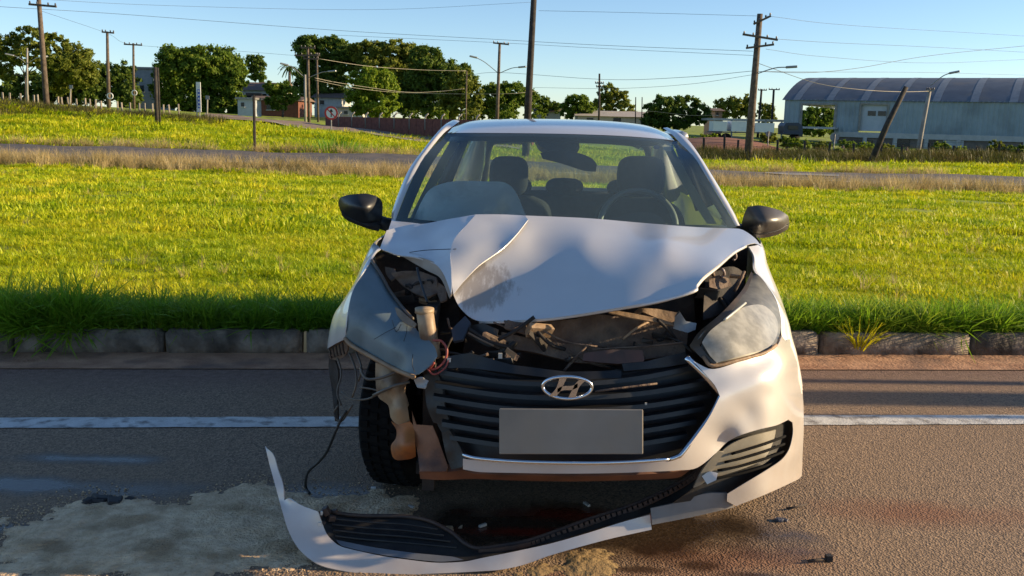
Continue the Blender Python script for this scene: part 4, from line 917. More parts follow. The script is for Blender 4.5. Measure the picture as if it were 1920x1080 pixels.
# broken arch liner under the left wing
ln = patch('arch_liner', [(616,652,3.33),(630,640,3.27),(648,638,3.2),(652,652,3.2),(646,668,3.24),(630,676,3.28),(618,672,3.32)], M_brown, CAR, step=5, wav=.03, wscale=30, thick=.006)
for k in range(5): ptube('liner_rib', [(618+6*k,654-3*k,3.30-.025*k),(620+6*k,664-2*k,3.30-.025*k),(622+6*k,672-2*k,3.30-.025*k)], .003, M_dark, ln, sub=3)
patch('arch_liner', [(617,668,3.33),(628,676,3.3),(634,700,3.28),(632,740,3.3),(634,790,3.32),(628,790,3.33),(622,730,3.34),(616,690,3.34)], M_dark, CAR, step=6, wav=.02, wscale=20, thick=.006)
ptube('arch_edge', [(622,690,3.36),(625,720,3.37),(629,755,3.39),(633,790,3.42)], .004, M_paint, CAR)
patch('wing_clip', [(634,596,3.29),(648,602,3.2),(648,609,3.2),(633,605,3.29)], M_black, CAR, step=4, round_=False)
# --- wheels
def wheel(c, steer=0.0, r=.29, wdt=.19):
    rot = Matrix.Rotation(steer, 3, 'Z'); e = Vector(c)
    mb = MB(); n = 40; prof_ = [(-.095,.20),(-.095,.25),(-.088,.275),(-.07,.288),(-.03,.291),(.03,.291),(.07,.288),(.088,.275),(.095,.25),(.095,.20)]
    vs = []
    for i in range(n):
        a = 2*pi*i/n
        for xx, rr in prof_: vs.append(e + rot @ Vector((xx, cos(a)*rr, sin(a)*rr)))
    k = len(prof_); fs = [(i*k+j, i*k+j+1, ((i+1)%n)*k+j+1, ((i+1)%n)*k+j) for i in range(n) for j in range(k-1)]
    w_ = thing('wheel', None, None, (0,0,0)); w_.parent = CAR; w_.location = Vector(c) - Vector(CAR.location)
    mesh('tyre', vs, fs, M_rubber, w_, True)
    rm = MB()
    for xx, r0 in ((-.07, 1), (.07, 1)):
        rm.tube([e + rot @ Vector((xx - .012, 0, 0)), e + rot @ Vector((xx + .012, 0, 0))], .205, 28)
    rm.tube([e + rot @ Vector((-.08, 0, 0)), e + rot @ Vector((.08, 0, 0))], .05, 12)
    for i in range(5):
        a = 2*pi*i/5
        for xx in (-.085, .085): rm.bar(e + rot @ Vector((xx, cos(a)*.04, sin(a)*.04)), e + rot @ Vector((xx, cos(a)*.19, sin(a)*.19)), .045, .02)
    rm.build('rim', mat('wheel_rim', (.05,.05,.055), rough=.4, metal=.6) if 'wheel_rim' not in bpy.data.materials else bpy.data.materials['wheel_rim'], w_)
    tt = MB()
    for i in range(44):
        a = 2*pi*i/44
        for xx in (-.058, -.02, .02, .058): tt.box(e + rot @ Vector((xx, cos(a+xx)*.2935, sin(a+xx)*.2935)), (.028, .024, .010), rot @ Matrix.Rotation(a + xx - pi/2, 3, 'X'))
    tt.build('tread', M_rubber, w_)
wheel(wheels['fl'] + Vector((.07, -.02, 0)), radians(-14)); wheel(wheels['fr'], radians(-14)); wheel(wheels['rl']); wheel(wheels['rr'])

# ------------------------------------------------------------------ sawdust, debris on the road
M_sand = mat('sawdust', (.66, .45, .26), (.86, .64, .40), 26, .95, bump=1, bscale=90, c3=(.42, .28, .15), s3=6)
def spill(name, outline, hmax, label, cat, m, cell=.014, fs_=5.0, thr=-.1):
    """loose heap: a height field that ends where it thins out to nothing"""
    P = [g(*p) for p in outline]; poly = [(p.x, p.y) for p in P]; A = np.array(poly)
    x0, y0 = A.min(0); x1, y1 = A.max(0); nx_, ny_ = int((x1-x0)/cell)+1, int((y1-y0)/cell)+1
    idx = {}; vs = []; hs = {}
    for j in range(ny_ + 1):
        for i in range(nx_ + 1):
            x, y = x0 + i*cell, y0 + j*cell
            d = np.inf
            for a, b in zip(A, np.roll(A, -1, 0)):
                ab = b - a; t = max(0, min(1, ((x-a[0])*ab[0]+(y-a[1])*ab[1])/(ab@ab))); d = min(d, math.hypot(x-a[0]-t*ab[0], y-a[1]-t*ab[1]))
            if not inside((x, y), poly): d = -d
            v = Vector((x, y, 0))
            h = min(d * .10, .012) + .013 * (noise.fractal(v * fs_, 1, 2, 5) + thr) + .005 * noise.noise(v * 38)
            hs[i, j] = min(h, hmax)
    fs = []
    for j in range(ny_):
        for i in range(nx_):
            k = [(i,j),(i+1,j),(i+1,j+1),(i,j+1)]
            if max(hs[a] for a in k) > .001:
                f = []
                for a in k:
                    if a not in idx: idx[a] = len(vs); vs.append((x0+a[0]*cell, y0+a[1]*cell, max(hs[a], -.004) + .001))
                    f.append(idx[a])
                fs.append(f)
    o = mesh(name, vs, fs, m, None, True); return tag(o, label, cat, kind='stuff')
spill('sawdust', [(-40,985),(60,965),(150,935),(235,930),(300,950),(400,925),(490,905),(560,915),(640,925),(715,905),(770,930),(800,955),(860,1000),(860,1030),(560,1060),(520,1075),(-40,1090)], .03, 'pale sawdust scattered over the wet asphalt at the left', 'sawdust', M_sand, thr=-.22)
spill('sawdust', [(930,1080),(1000,1052),(1090,1030),(1160,1030),(1150,1065),(1040,1090)], .01, 'thin sawdust coloured golden for sunlight under the fallen bumper lip', 'sawdust', mat('sunlit_sawdust', (.34,.23,.10), (.26,.17,.08), 16, .95, bump=.6), thr=-.25)  # golden tone stands in for sun on the ground here
gt = bpy.data.meshes.new('grain'); gt.from_pydata([(-.006,-.004,0),(.006,-.003,0),(.001,.006,0),(0,0,.006)], [], [(0,1,3),(1,2,3),(2,0,3)]); gt.materials.append(M_sand); gt_o = bpy.data.objects.new('grain', gt)
gx = []; poly_ = [(-40,975),(150,920),(235,915),(300,940),(400,915),(490,890),(560,905),(640,915),(720,888),(800,915),(870,975),(905,1040),(560,1075),(-40,1095)]
while len(gx) < 5200:
    a, b = rng.uniform(-40, 910), rng.uniform(885, 1095)
    if inside((a, b), poly_) and a < 780 - 300 * rng.random() ** 2: p = g(a, b); gx.append((p.x + rng.normal(0, .03), p.y + rng.normal(0, .03), .001))
scatter('sawdust_grains', gx, rng.uniform(.2, .9, len(gx)), gt_o, 'loose coarse grains of sawdust strewn round the spill', 'sawdust', .5)
M_debris = mat('black_debris', (.012, .010, .010), (.03, .025, .022), 20, .7)
def shard(name, px, py, n, spread, size, m, label, cat, seed):
    r = random.Random(seed); c = g(px, py); mb = MB()
    for i in range(n):
        s = size * r.uniform(.5, 1.2)
        mb.box(c + Vector((r.uniform(-1, 1) * spread, r.uniform(-.35, .35) * spread, s * .25)), (s * 1.5, s, s * .5), Matrix.Rotation(r.uniform(0, 6), 3, 'Z') @ Matrix.Rotation(r.uniform(-.5, .5), 3, 'X'))
    o = mb.build(name, m); bevel(o, size * .12); return tag(o, label, cat)
shard('rag', 196, 942, 16, .055, .035, M_debris, 'dark crumpled rag lying on the sawdust at the left', 'rag', 1)
shard('rubber_scrap', 235, 938, 5, .02, .018, M_debris, 'small dark scrap beside the crumpled rag', 'scrap', 2)
def twig(pts, r, label, name='twig', m=None):
    o = MB().tube([g(a, b, c) for a, b, c in pts], r, 6).build(name, m or mat('twig_bark', (.03,.02,.014), (.06,.04,.03), 30, .8), None, True); return tag(o, label, 'twig')
twig([(1475,953,.008),(1492,951,.01),(1513,945,.014)], .004, 'thin dark twig on the asphalt right of the bumper corner')
twig([(1515,1052,.008),(1530,1050,.01),(1556,1047,.01)], .005, 'dark twig near the bottom right with a thick end')
tag(MB().box(g(1554, 1046, .012), (.02, .02, .02)).build('plastic_scrap', M_debris), 'tiny black scrap at the end of the lower twig', 'scrap')
shard('plastic_scrap', 1468, 977, 4, .015, .016, mat('gray_scrap', (.10,.10,.12), rough=.5), 'small blue gray plastic scrap below the bumper corner', 'scrap', 5)
shard('leaf_litter', 1525, 663, 5, .03, .016, mat('pale_litter', (.5,.46,.38), rough=.8), 'pale bit of litter lying in the gutter right of the car', 'litter', 6)
for i, (a, b) in enumerate(((700, 915), (742, 905), (770, 950), (905, 985), (1100, 945))):
    tag(MB().box(g(a, b, .006), (.018 + .004*i, .010, .008), Matrix.Rotation(i*1.3, 3, 'Z')).build('glass_chip', mat('glass_chip', (.5,.48,.44), rough=.3) if i == 0 else bpy.data.materials['glass_chip']), 'small pale broken chip on the wet road ' + ('just below the left front tyre', 'right beside the foot of the orange tank', 'inside the curve of the fallen bumper', 'behind the torn edge strip', 'under the right half of the plate')[i], 'chip', 'chips under the car')

# weeds growing in the gutter
def weed(px, py, n, hgt, spread, seed, label, m, name='weed'):
    r = random.Random(seed); c = g(px, py); mb = MB()
    for k in range(n):
        a = r.uniform(0, 2*pi); h = hgt * r.uniform(.6, 1.15); ln = r.uniform(.25, 1.0); dr = Vector((cos(a), sin(a) * .6, 0)); th = r.uniform(-.9, .9); sv = Vector((cos(th), sin(th), 0)); w_ = r.uniform(.004, .009)
        vs = []
        for i in range(5):
            t = i / 4.5; p = c + dr * (spread * r.uniform(.05,.12) + h * ln * t) + Vector((0, 0, h * (t * 1.1 - ln * .75 * t * t)))
            vs += [p - sv * w_ * (1 - t*.8), p + sv * w_ * (1 - t*.8)]
        mb.add(vs, [(2*i, 2*i+1, 2*i+3, 2*i+2) for i in range(4)])
    return tag(mb.build(name, m, None, True), label, 'weed')
weed(1608, 664, 130, .30, .3, 3, 'sunlit clump of long grass growing in the gutter at the kerb', M_lawn)
weed(1560, 655, 16, .18, .1, 4, 'small low clump of grass left of the big gutter clump', M_lawn)
weed(628, 284 , 10, .1, .1, 4, 'low weed beside the far road', M_lawn)

# ------------------------------------------------------------------ trees
M_bark = mat('bark', (.06, .045, .035), (.14, .11, .085), 6, .9, bump=.5, bscale=12)
F_dark = foliage_mat('dark_leaves', (.07, .125, .020), (.15, .22, .03), (.24, .29, .04))
F_mid = foliage_mat('green_leaves', (.085, .155, .018), (.18, .26, .026), (.27, .31, .04))
F_lite = foliage_mat('bright_leaves', (.13, .22, .018), (.25, .33, .024), (.33, .38, .05))
F_olive = foliage_mat('olive_leaves', (.12, .16, .024), (.23, .265, .036), (.33, .33, .055))
def leaf_mesh(name, pts, nrm, size, m, parent, seed):
    r = np.random.default_rng(seed); n = len(pts)
    d = r.normal(size=(n, 3)); d = d * .8 + nrm; d /= np.linalg.norm(d, axis=1)[:, None]
    a = np.cross(d, r.normal(size=(n, 3))); a /= np.linalg.norm(a, axis=1)[:, None]; b = np.cross(d, a)
    s = size * r.uniform(.55, 1.25, n)[:, None]
    V = np.stack([pts - a*s, pts - b*s*.55, pts + a*s, pts + b*s*.55], 1).reshape(-1, 3)
    me = bpy.data.meshes.new(name); me.vertices.add(4*n); me.vertices.foreach_set('co', V.astype(np.float32).ravel())
    me.loops.add(4*n); me.loops.foreach_set('vertex_index', np.arange(4*n, dtype=np.int32)); me.polygons.add(n)
    me.polygons.foreach_set('loop_start', np.arange(0, 4*n, 4, dtype=np.int32))
    me.update(calc_edges=True)
    t = me.attributes.new('tint', 'FLOAT', 'FACE'); t.data.foreach_set('value', r.random(n).astype(np.float32))
    return link(name, me, m, parent)
def tree(name, label, Y, lobes, m, leaf=.26, trunk=None, dens=1.0, group=None, cat='tree', seed=1, depth=.8):
    """lobes: (photo x, photo y, half width, half height) ellipses at Y metres"""
    leaf *= .74
    r = np.random.default_rng(seed)
    cx = float(np.mean([l[0] for l in lobes])) if trunk is None else trunk[0]
    b0 = base(cx, Y); root = thing(name, label, cat, b0, group)
    P, Nn = [], []; s = Y / F
    ctr = []
    for i, (x, y, rx_, ry_) in enumerate(lobes):
        c = np.array(q(x, y, Y + (i % 3 - 1) * rx_ * s * .35)); R_ = np.array([rx_*s, rx_*s*depth, ry_*s]) * 1.06; ctr.append((c, R_))
        area = 4 * pi * (R_[0]*R_[2])
        nc = max(24, int(area * 1.7)); 
        dirs = r.normal(size=(nc, 3)); dirs /= np.linalg.norm(dirs, axis=1)[:, None]
        cl = c + dirs * R_ * (r.uniform(.25, 1.0, (nc, 1)) ** .5)
        per = max(10, int(dens * area * 4.2 / (leaf*leaf) / nc))
        sp = max(.19 * min(R_[0], R_[2]), leaf * 1.2)
        pts = (cl[:, None] + r.normal(size=(nc, per, 3)) * sp * np.array([.55, .55, .42])).reshape(-1, 3)
        P.append(pts); Nn.append(np.repeat(dirs, per, 0) * .9 + np.array([0, 0, .25]))
    leaf_mesh('crown', np.concatenate(P), np.concatenate(Nn), leaf, m, root, seed)
    # trunk with limbs up into the lobes
    tb = MB(); hz = min(c[2] - R_[2]*.4 for c, R_ in ctr); tr_ = max(.10, .035 * max(R_[0] for _, R_ in ctr))
    top_ = Vector((b0.x + .1, b0.y, max(hz, b0.z + .8)))
    tb.tube([b0 - Vector((0,0,.3)), b0 * .5 + top_ * .5 + Vector((.05*s*10,0,0)), top_], [tr_*1.35, tr_, tr_*.8], 8)
    for c, R_ in ctr[:7]:
        e = Vector(c); mid_ = top_ * .5 + e * .5 + Vector((0, 0, -R_[2]*.15)); tb.tube([top_, mid_, e], [tr_*.6, tr_*.4, tr_*.12], 6)
    tb.build('trunk', M_bark, root, True)
    return root
TG = 'trees behind the fences'
tree('umbrella_tree', 'wide spreading tree with see-through crown at the left edge', 95, [(20,88,28,22),(58,72,36,20),(100,80,30,18),(38,105,40,16),(88,112,44,18),(10,130,20,26)], F_olive, .22, (52,), .55, TG, seed=2, depth=.7)
tree('round_tree', 'rounded yellow green tree behind the left utility pole', 100, [(140,122,38,34),(112,140,34,34),(165,140,20,26)], F_olive, .24, (135,), 1.0, TG, seed=3)
tree('hedge_tree', 'dark low tree mass behind fence posts left of the white wall', 108, [(20,165,30,26),(70,165,40,28),(120,170,40,28),(165,165,38,30),(205,160,28,36),(232,150,24,34),(240,180,26,24)], F_dark, .30, (150,), .9, TG, seed=4)
tree('domed_tree', 'large dense domed tree with dark green foliage left of the houses', 112, [(335,125,42,36),(380,118,50,30),(420,130,38,36),(312,165,26,34),(350,170,42,36),(400,168,48,36),(436,160,24,34),(415,200,44,22)], F_mid, .27, (380,), 1.25, TG, seed=5)
tree('tall_tree', 'small tall tree standing alone on the skyline', 210, [(472,116,10,14),(486,122,11,18),(474,138,9,12),(490,145,8,10)], F_dark, .35, (480,), 1, TG, seed=6)
tree('bushy_tree', 'small bushy tree in front of the house with brown roof', 100, [(515,165,20,16),(540,172,22,20),(525,190,28,16)], F_mid, .22, (530,), 1, TG, seed=7)
tree('tall_tree', 'tall dark tree behind the transformer poles', 125, [(580,95,28,26),(622,95,32,24),(600,125,38,26),(645,115,30,26),(610,165,44,34),(575,150,24,30)], F_dark, .30, (605,), 1.2, TG, seed=8)
tree('broad_tree', 'broad yellow green tree top in the middle of the grove', 122, [(690,100,36,22),(735,98,40,22),(775,108,34,22),(712,130,46,26),(765,135,40,26)], F_olive, .26, (730,), 1.2, TG, seed=9)
tree('broad_tree', 'large dark tree forming the right half of the grove', 118, [(800,112,30,24),(825,140,34,28),(790,160,36,32),(850,165,30,32),(870,150,22,26),(760,185,34,32),(815,195,40,26)], F_dark, .28, (800,), 1.2, TG, seed=10)
tree('roadside_tree', 'paler tree at the right end of the grove above the wall', 108, [(862,150,24,22),(878,180,24,30),(848,192,24,28),(890,200,16,18)], F_olive, .22, (862,), 1.0, TG, seed=11)
tree('globe_tree', 'bright green round tree in front of the grove', 100, [(690,150,32,24),(715,160,32,28),(680,180,28,32),(712,195,34,24),(735,180,16,26)], F_lite, .22, (700,), 1.2, TG, seed=12)
tree('bushy_tree', 'dark bushy tree below the central crossarm pole', 125, [(925,180,26,22),(960,175,28,22),(985,185,22,22),(940,205,34,20),(900,205,18,18)], F_mid, .26, (945,), 1.1, TG, seed=13)
tree('bushy_tree', 'small dark tree right of the tall black pole', 150, [(1015,196,20,14),(1035,200,16,12)], F_dark, .3, (1020,), 1, TG, seed=14)
tree('round_tree', 'small round tree above the car roof', 130, [(1082,192,24,16),(1070,205,20,16),(1098,206,22,14)], F_mid, .25, (1082,), 1.1, TG, seed=15)
tree('airy_tree', 'loose airy tree behind the pole over the car roof', 140, [(1140,172,18,14),(1160,185,22,14),(1130,195,20,16),(1165,205,26,14)], F_olive, .27, (1148,), .75, TG, seed=16)
tree('spreading_tree', 'dark spreading tree left of the trailer', 120, [(1240,200,28,18),(1280,198,32,16),(1260,222,44,20),(1310,212,22,18),(1225,222,18,18)], F_dark, .28, (1265,), 1.2, TG, seed=17)
for i, (x, y, rx_, ry_, sd_, lb) in enumerate(((1352,198,12,14,1,'leftmost pale skyline tree behind the trailer'), (1378,194,16,14,2,'round skyline tree behind the trailer left of the tall pole'), (1403,196,10,18,3,'skyline tree just left of the tall crossarm pole'), (1436,206,14,14,4,'skyline tree between the tall pole and the twin poles'))):
    tree('skyline_tree', lb, 190, [(x, y, rx_, ry_), (x + 4, y + 16, rx_, ry_ * .8)], F_olive, .36, (x,), .9, TG, seed=20 + i)
tree('courtyard_tree', 'green tree seen through the opening of the warehouse', 175, [(1515,222,20,18),(1540,218,24,20),(1566,208,18,14),(1530,242,30,14),(1500,236,20,14),(1570,235,24,16)], F_mid, .33, (1535,), 1, TG, seed=26)
# palm left of the grove
pr = thing('palm_tree', 'small palm tree at the left edge of the grove', 'palm tree', base(543, 112), TG)
pb = MB(); ptop = q(543, 128, 112); pb.tube([base(543, 112), ptop], [.22, .14], 8); pb.build('trunk', M_bark, pr, True)
fr = MB(); r_ = random.Random(5)
for k in range(22):
    a = 2*pi*k/22 + r_.uniform(-.1,.1); up_ = r_.uniform(.1, 1.2); L_ = r_.uniform(1.0, 1.5); dr = Vector((cos(a), sin(a), 0)); sv = Vector((-dr.y, dr.x, 0))
    pts = [ptop + dr*L_*t + Vector((0,0, L_*(up_*t - 1.25*t*t))) for t in (0,.25,.5,.75,1)]
    vs = []; 
    for i, p in enumerate(pts): vs += [p - sv*(.17-.035*i) - Vector((0,0,.06)), p, p + sv*(.17-.035*i) - Vector((0,0,.06))]
    fr.add(vs, [(3*i+j, 3*i+j+1, 3*i+j+4, 3*i+j+3) for i in range(4) for j in range(2)])
fr.build('crown', F_dark, pr)
# shrubs among the grass by the right fence and under the grove
SH = 'shrubs along the boundary'
shr = [(1290,262,22,8,76),(1330,258,18,8,78),(1440,258,16,10,80),(1475,265,14,11,74),(1500,270,20,9,72),(1540,272,18,8,70),(1590,270,16,10,76),(1625,276,20,9,72),(1660,278,18,9,70),(1765,278,16,12,66),(1800,284,16,9,66),(1868,280,18,18,64),(1905,284,18,13,64),(1580,285,20,7,66),(1700,290,20,7,64),(770,214,18,9,104),(830,216,18,10,104),(880,215,18,12,100),(940,216,22,10,112),(1000,215,24,9,118)]
lbs = ['left of the earth bank','on top of the earth bank','right of the tall crossarm pole','below the blue cab','under the warehouse opening','beside the back of the round sign','right of the round sign','left of the leaning pole','right of the leaning pole','left of the dark doorway','under the warehouse window','tall one near the right edge','at the right edge','in front of the round sign','low one right of the leaning pole foot','behind the brick wall under the bright tree','behind the right half of the brick wall','under the pale roadside tree','below the central crossarm pole','below the tall black pole']
for i, ((x, y, rx_, ry_, Y), lb) in enumerate(zip(shr, lbs)):
    tree('shrub', 'green shrub ' + lb, Y, [(x - rx_*.4, y, rx_*.6, ry_*.9), (x + rx_*.35, y + 2, rx_*.65, ry_)], (F_mid, F_lite, F_olive)[i % 3], .11, (x,), .8, SH, 'shrub', 40 + i)
# rough weeds along the fence line
tG = tuft('rough_weed', 26, .75, .35, .016, .7, grass_mat('rough_weed_blades', (.05,.06,.012), (.10,.10,.02), (.16,.12,.04), .35), 9, 3)
n = 3600; t = rng.uniform(.19, .62, n); Y = rng.normal(64, 3.2, n); X = t * Y
scatter('rough_weeds', lift(X, Y), rng.uniform(.4, 1.25, n), tG, 'rough brownish weeds along the fence before the warehouse', 'weeds', .2)
n = 1500; t = rng.uniform(-.62, -.30, n); Y = rng.normal(59, 2.0, n); X = t * Y
scatter('rough_weeds', lift(X, Y), rng.uniform(.3, .8, n), tG, 'rough yellow weeds below the fence posts on the left bank', 'weeds', .2)
wd = g(628, 300, -.3); 
weed_b = base(628, 38.5); mbw = MB(); r_ = random.Random(8)
for k in range(140):
    a = r_.uniform(0, 2*pi); d = 1.1 * math.sqrt(r_.random()); h = r_.uniform(.35, .9) * (1.1 - d * .4); dr = Vector((cos(a), sin(a), 0)); sv = Vector((-dr.y, dr.x, 0)); p0 = weed_b + dr*d
    mbw.add([p0 - sv*.03, p0 + sv*.03, p0 + dr*h*.3 + sv*.02 + Vector((0,0,h*.7)), p0 + dr*h*.3 - sv*.02 + Vector((0,0,h*.7)), p0 + dr*h*.6 + Vector((0,0,h))], [(0,1,2,3),(3,2,4)])
tag(mbw.build('tall_weed', M_edge), 'tall dark green weed clump beyond the far road', 'weed')

# ------------------------------------------------------------------ far road, side street, earth bank
def ribbon(name, near, far, m, label, cat, lift_=.05, n=60, kind='structure'):
    """strip of ground between two lines given as (photo x, metres)"""
    vs, fs = [], []
    for i in range(n + 1):
        px = near[0][0] + (near[-1][0] - near[0][0]) * i / n
        ya = np.interp(px, [p[0] for p in near], [p[1] for p in near]); yb = np.interp(px, [p[0] for p in far], [p[1] for p in far])
        for k in range(7):
            Y = ya + (yb - ya) * k / 6; v = q(px, 250, Y); vs.append((v.x, Y, zt(v.x, Y) + lift_))
    for i in range(n):
        for k in range(6): a = i*7 + k; fs.append((a, a+7, a+8, a+1))
    return tag(mesh(name, vs, fs, m, None, True), label, cat, kind=kind)
M_froad = mat('old_asphalt', (.075, .068, .062), (.13, .115, .10), 2, .85, c3=(.17, .13, .10), s3=.5)
ribbon('far_road', [(-1500,30.4),(3400,30.4)], [(-1500,36.8),(3400,36.8)], M_froad, 'narrow grey road crossing behind the green verge', 'road', .16, 120)
ribbon('far_road_line', [(-1500,31.0),(3400,31.0)], [(-1500,31.16),(3400,31.16)], M_line, 'thin white edge line on the far road', 'road marking', .168, 120)
ribbon('far_road_patch', [(1440,33.2),(1580,32.8)], [(1440,34.4),(1580,34.0)], mat('pale_road_patch', (.30,.29,.27), (.22,.21,.2), 3, .8), 'pale painted patch on the far road at the right', 'road marking', .172, 20)
M_dirt = mat('dirt_road', (.20, .135, .095), (.30, .215, .155), 2, .95, bump=.4, bscale=12)
ribbon('side_street', [(385,72),(560,63),(800,55.5),(1000,50)], [(385,84),(560,76),(800,64),(1000,58)], M_dirt, 'pale earth street running down past the brick wall', 'street', .14, 60)
ribbon('street_kerb', [(385,71),(560,62.2),(800,54.8),(1000,49.4)], [(385,71.5),(560,62.7),(800,55.3),(1000,49.9)], mat('pale_kerb', (.4,.37,.3), (.3,.28,.22), 3, .9), 'pale kerb along the earth street', 'kerb', .22, 60)
M_red = mat('red_soil', (.16, .055, .03), (.24, .10, .055), 1.2, .95, bump=.8, bscale=6)
eb = [[q(x, y, Y) for x, y, Y in r] for r in ([(1270,300,62),(1320,300,62),(1370,303,62),(1420,306,62),(1470,306,62)], [(1270,276,66),(1320,272,66),(1370,273,66),(1420,280,66),(1470,296,66)], [(1270,262,72),(1320,258,72),(1370,259,72),(1420,268,72),(1470,285,70)], [(1270,262,80),(1320,260,80),(1370,260,80),(1420,266,80),(1470,280,80)])]
ebo = loft('earth_bank', eb, M_red, None, 6, 5); tag(ebo, 'low bank of bare red earth right of the car', 'earth bank', kind='structure')

# ------------------------------------------------------------------ utility poles, lamps and wires
M_wood = mat('weathered_wood', (.075, .055, .040), (.15, .115, .085), 5, .9, bump=.5, bscale=10)
M_woodd = mat('dark_wood', (.022, .018, .016), (.05, .042, .036), 5, .9)
M_conc = mat('pole_concrete', (.24, .225, .20), (.33, .31, .28), 3, .9)
M_steel = mat('lamp_steel', (.30, .31, .31), rough=.4, metal=.6)
M_ins = mat('insulator', (.05, .045, .05), (.1, .09, .1), 9, .4)
PG = 'utility poles along the roads'
def pole(label, top_, bot_px, Y, r0, r1, m, arms=(), lamp=(), name='utility_pole', ins=True, group=PG, cat='utility pole'):
    """arms: (fraction up from photo y, left dx, right dx) ; lamp: (attach y, end x, end y)"""
    b0 = base(bot_px, Y); t0 = q(top_[0], top_[1], Y); root = thing(name, label, cat, b0, group)
    MB().tube([b0 - Vector((0,0,.5)), b0*.5 + t0*.5, t0], [r0, (r0+r1)/2, r1], 10).build('post', m, root, True)
    def at(py): 
        zz = q(top_[0], py, Y).z; k = (zz - b0.z) / (t0.z - b0.z); return b0 + (t0 - b0) * k
    for (py, l, r_, tl) in arms:
        c = at(py); s = Y / F; a = c + Vector((l*s, -r0, -tl*s*l)); b = c + Vector((r_*s, -r0, -tl*s*r_))
        am = MB(); am.bar(a, b, .10, .12); ao = am.build('crossarm', m, root)
        if ins:
            im = MB()
            for t in (.04, .30, .70, .96): p = a + (b - a) * t; im.tube([p, p + Vector((0,0,.12)), p + Vector((0,0,.20))], [.03, .055, .035], 6)
            im.build('insulators', M_ins, ao)
    for (py, ex, ey) in lamp:
        a = at(py); e = q(ex, ey, Y - .5); lm = MB(); lm.tube(catmull([a, a*.4 + e*.6 + Vector((0,0,.12)), e], 4), .032, 6); lo = lm.build('lamp_arm', M_steel, root, True)
        d = (e - a); d.z *= .3; d.normalize(); hd = MB(); hd.box(e + d*.25, (.7, .28, .14), d.to_track_quat('X', 'Z').to_matrix()); bevel(hd.build('lamp_head', M_steel, lo), .05)
    return root
pole('tall brown wooden pole with one crossarm in front of the umbrella tree', (72,-10), 91, 60, .19, .13, M_wood, [(10,-16,34,.06)])
pole('gray pole with a short top crossarm between fence and dark trees', (201,59), 206, 78, .17, .10, M_wood, [(61,-8,14,.06)])
pole('thin pole with a wide crossarm left of the white wall', (250,81), 253, 88, .13, .09, M_wood, [(84,-16,17,.03)])
pole('dark short post pair standing on the bank left of the domed tree', (291,126), 295, 52, .10, .09, M_woodd, ins=False, name='wooden_post', cat='post', group='dark posts')
pole('slimmer dark post right beside the short thick one', (296,127), 301, 52.5, .05, .05, M_woodd, ins=False, name='wooden_post', cat='post', group='dark posts')
pole('transformer pole of brown wood with stacked crossarms and a frame', (577,88), 580, 82, .13, .10, M_wood, [(90,-12,14,.0),(104,-24,20,-.03),(110,-8,20,.02)], [(146,618,134)])
pole('thin wooden pole right behind the transformer pole', (594,104), 597, 84, .10, .08, M_wood, [(104,-18,6,0)])
pole('pale concrete pole with a lamp arm left of the transformer pole', (572,140), 573, 81, .11, .09, M_conc, [], [(146,539,122)], ins=False)
pole('slender brown pole with two light arms left of the tall black pole', (937,80), 931, 85, .17, .11, M_wood, [(82,-12,17,.08)], [(138,893,108),(138,974,126)])
pole('tall thick black pole rising out of the picture behind the car roof', (1003,-40), 986, 42, .17, .12, M_woodd, ins=False)
pole('distant dark pole with small crossarms over the car roof', (1124,138), 1123, 105, .13, .10, M_woodd, [(156,-8,8,0),(163,-6,6,0)])
pole('thin distant post standing left of the two thin posts', (1192,182), 1191, 120, .07, .06, M_woodd, ins=False)
pole('thin distant post right of its twin above the car roof', (1204,182), 1203, 120, .07, .06, M_woodd, ins=False)
pole('big utility pole with three crossarms and a lamp arm right of the car', (1425,26), 1405, 60, .27, .17, M_wood, [(40,-12,18,-.5),(70,-30,34,.13),(88,-22,28,-.15)], [(140,1476,126)])
pole('pole of a twin pair behind the trailer, nearer the big pole', (1428,167), 1421, 125, .17, .13, M_woodd, [(169,-7,9,0)])
pole('pole of a twin pair behind the trailer, nearer the warehouse', (1451,167), 1446, 122, .17, .13, M_woodd, [(168,-10,10,0)])
pole('dark wooden pole leaning steeply in front of the warehouse', (1699,163), 1631, 58, .20, .14, M_woodd, ins=False, name='leaning_pole')
pole('gray concrete pole with a lamp arm in front of the warehouse', (1744,165), 1722, 68, .17, .12, M_conc, [(170,-8,6,0)], [(160,1782,137)])
pole('thin pole behind the brick wall at the roadside tree', (875,133), 873, 92, .08, .06, M_wood, ins=False)
# double street lamp at the left
pole('pale double armed street lamp in front of the umbrella tree', (51,90), 54, 84, .10, .07, M_conc, [], [(120,24,104),(120,78,107)], name='street_lamp', ins=False, group=None, cat='street lamp')
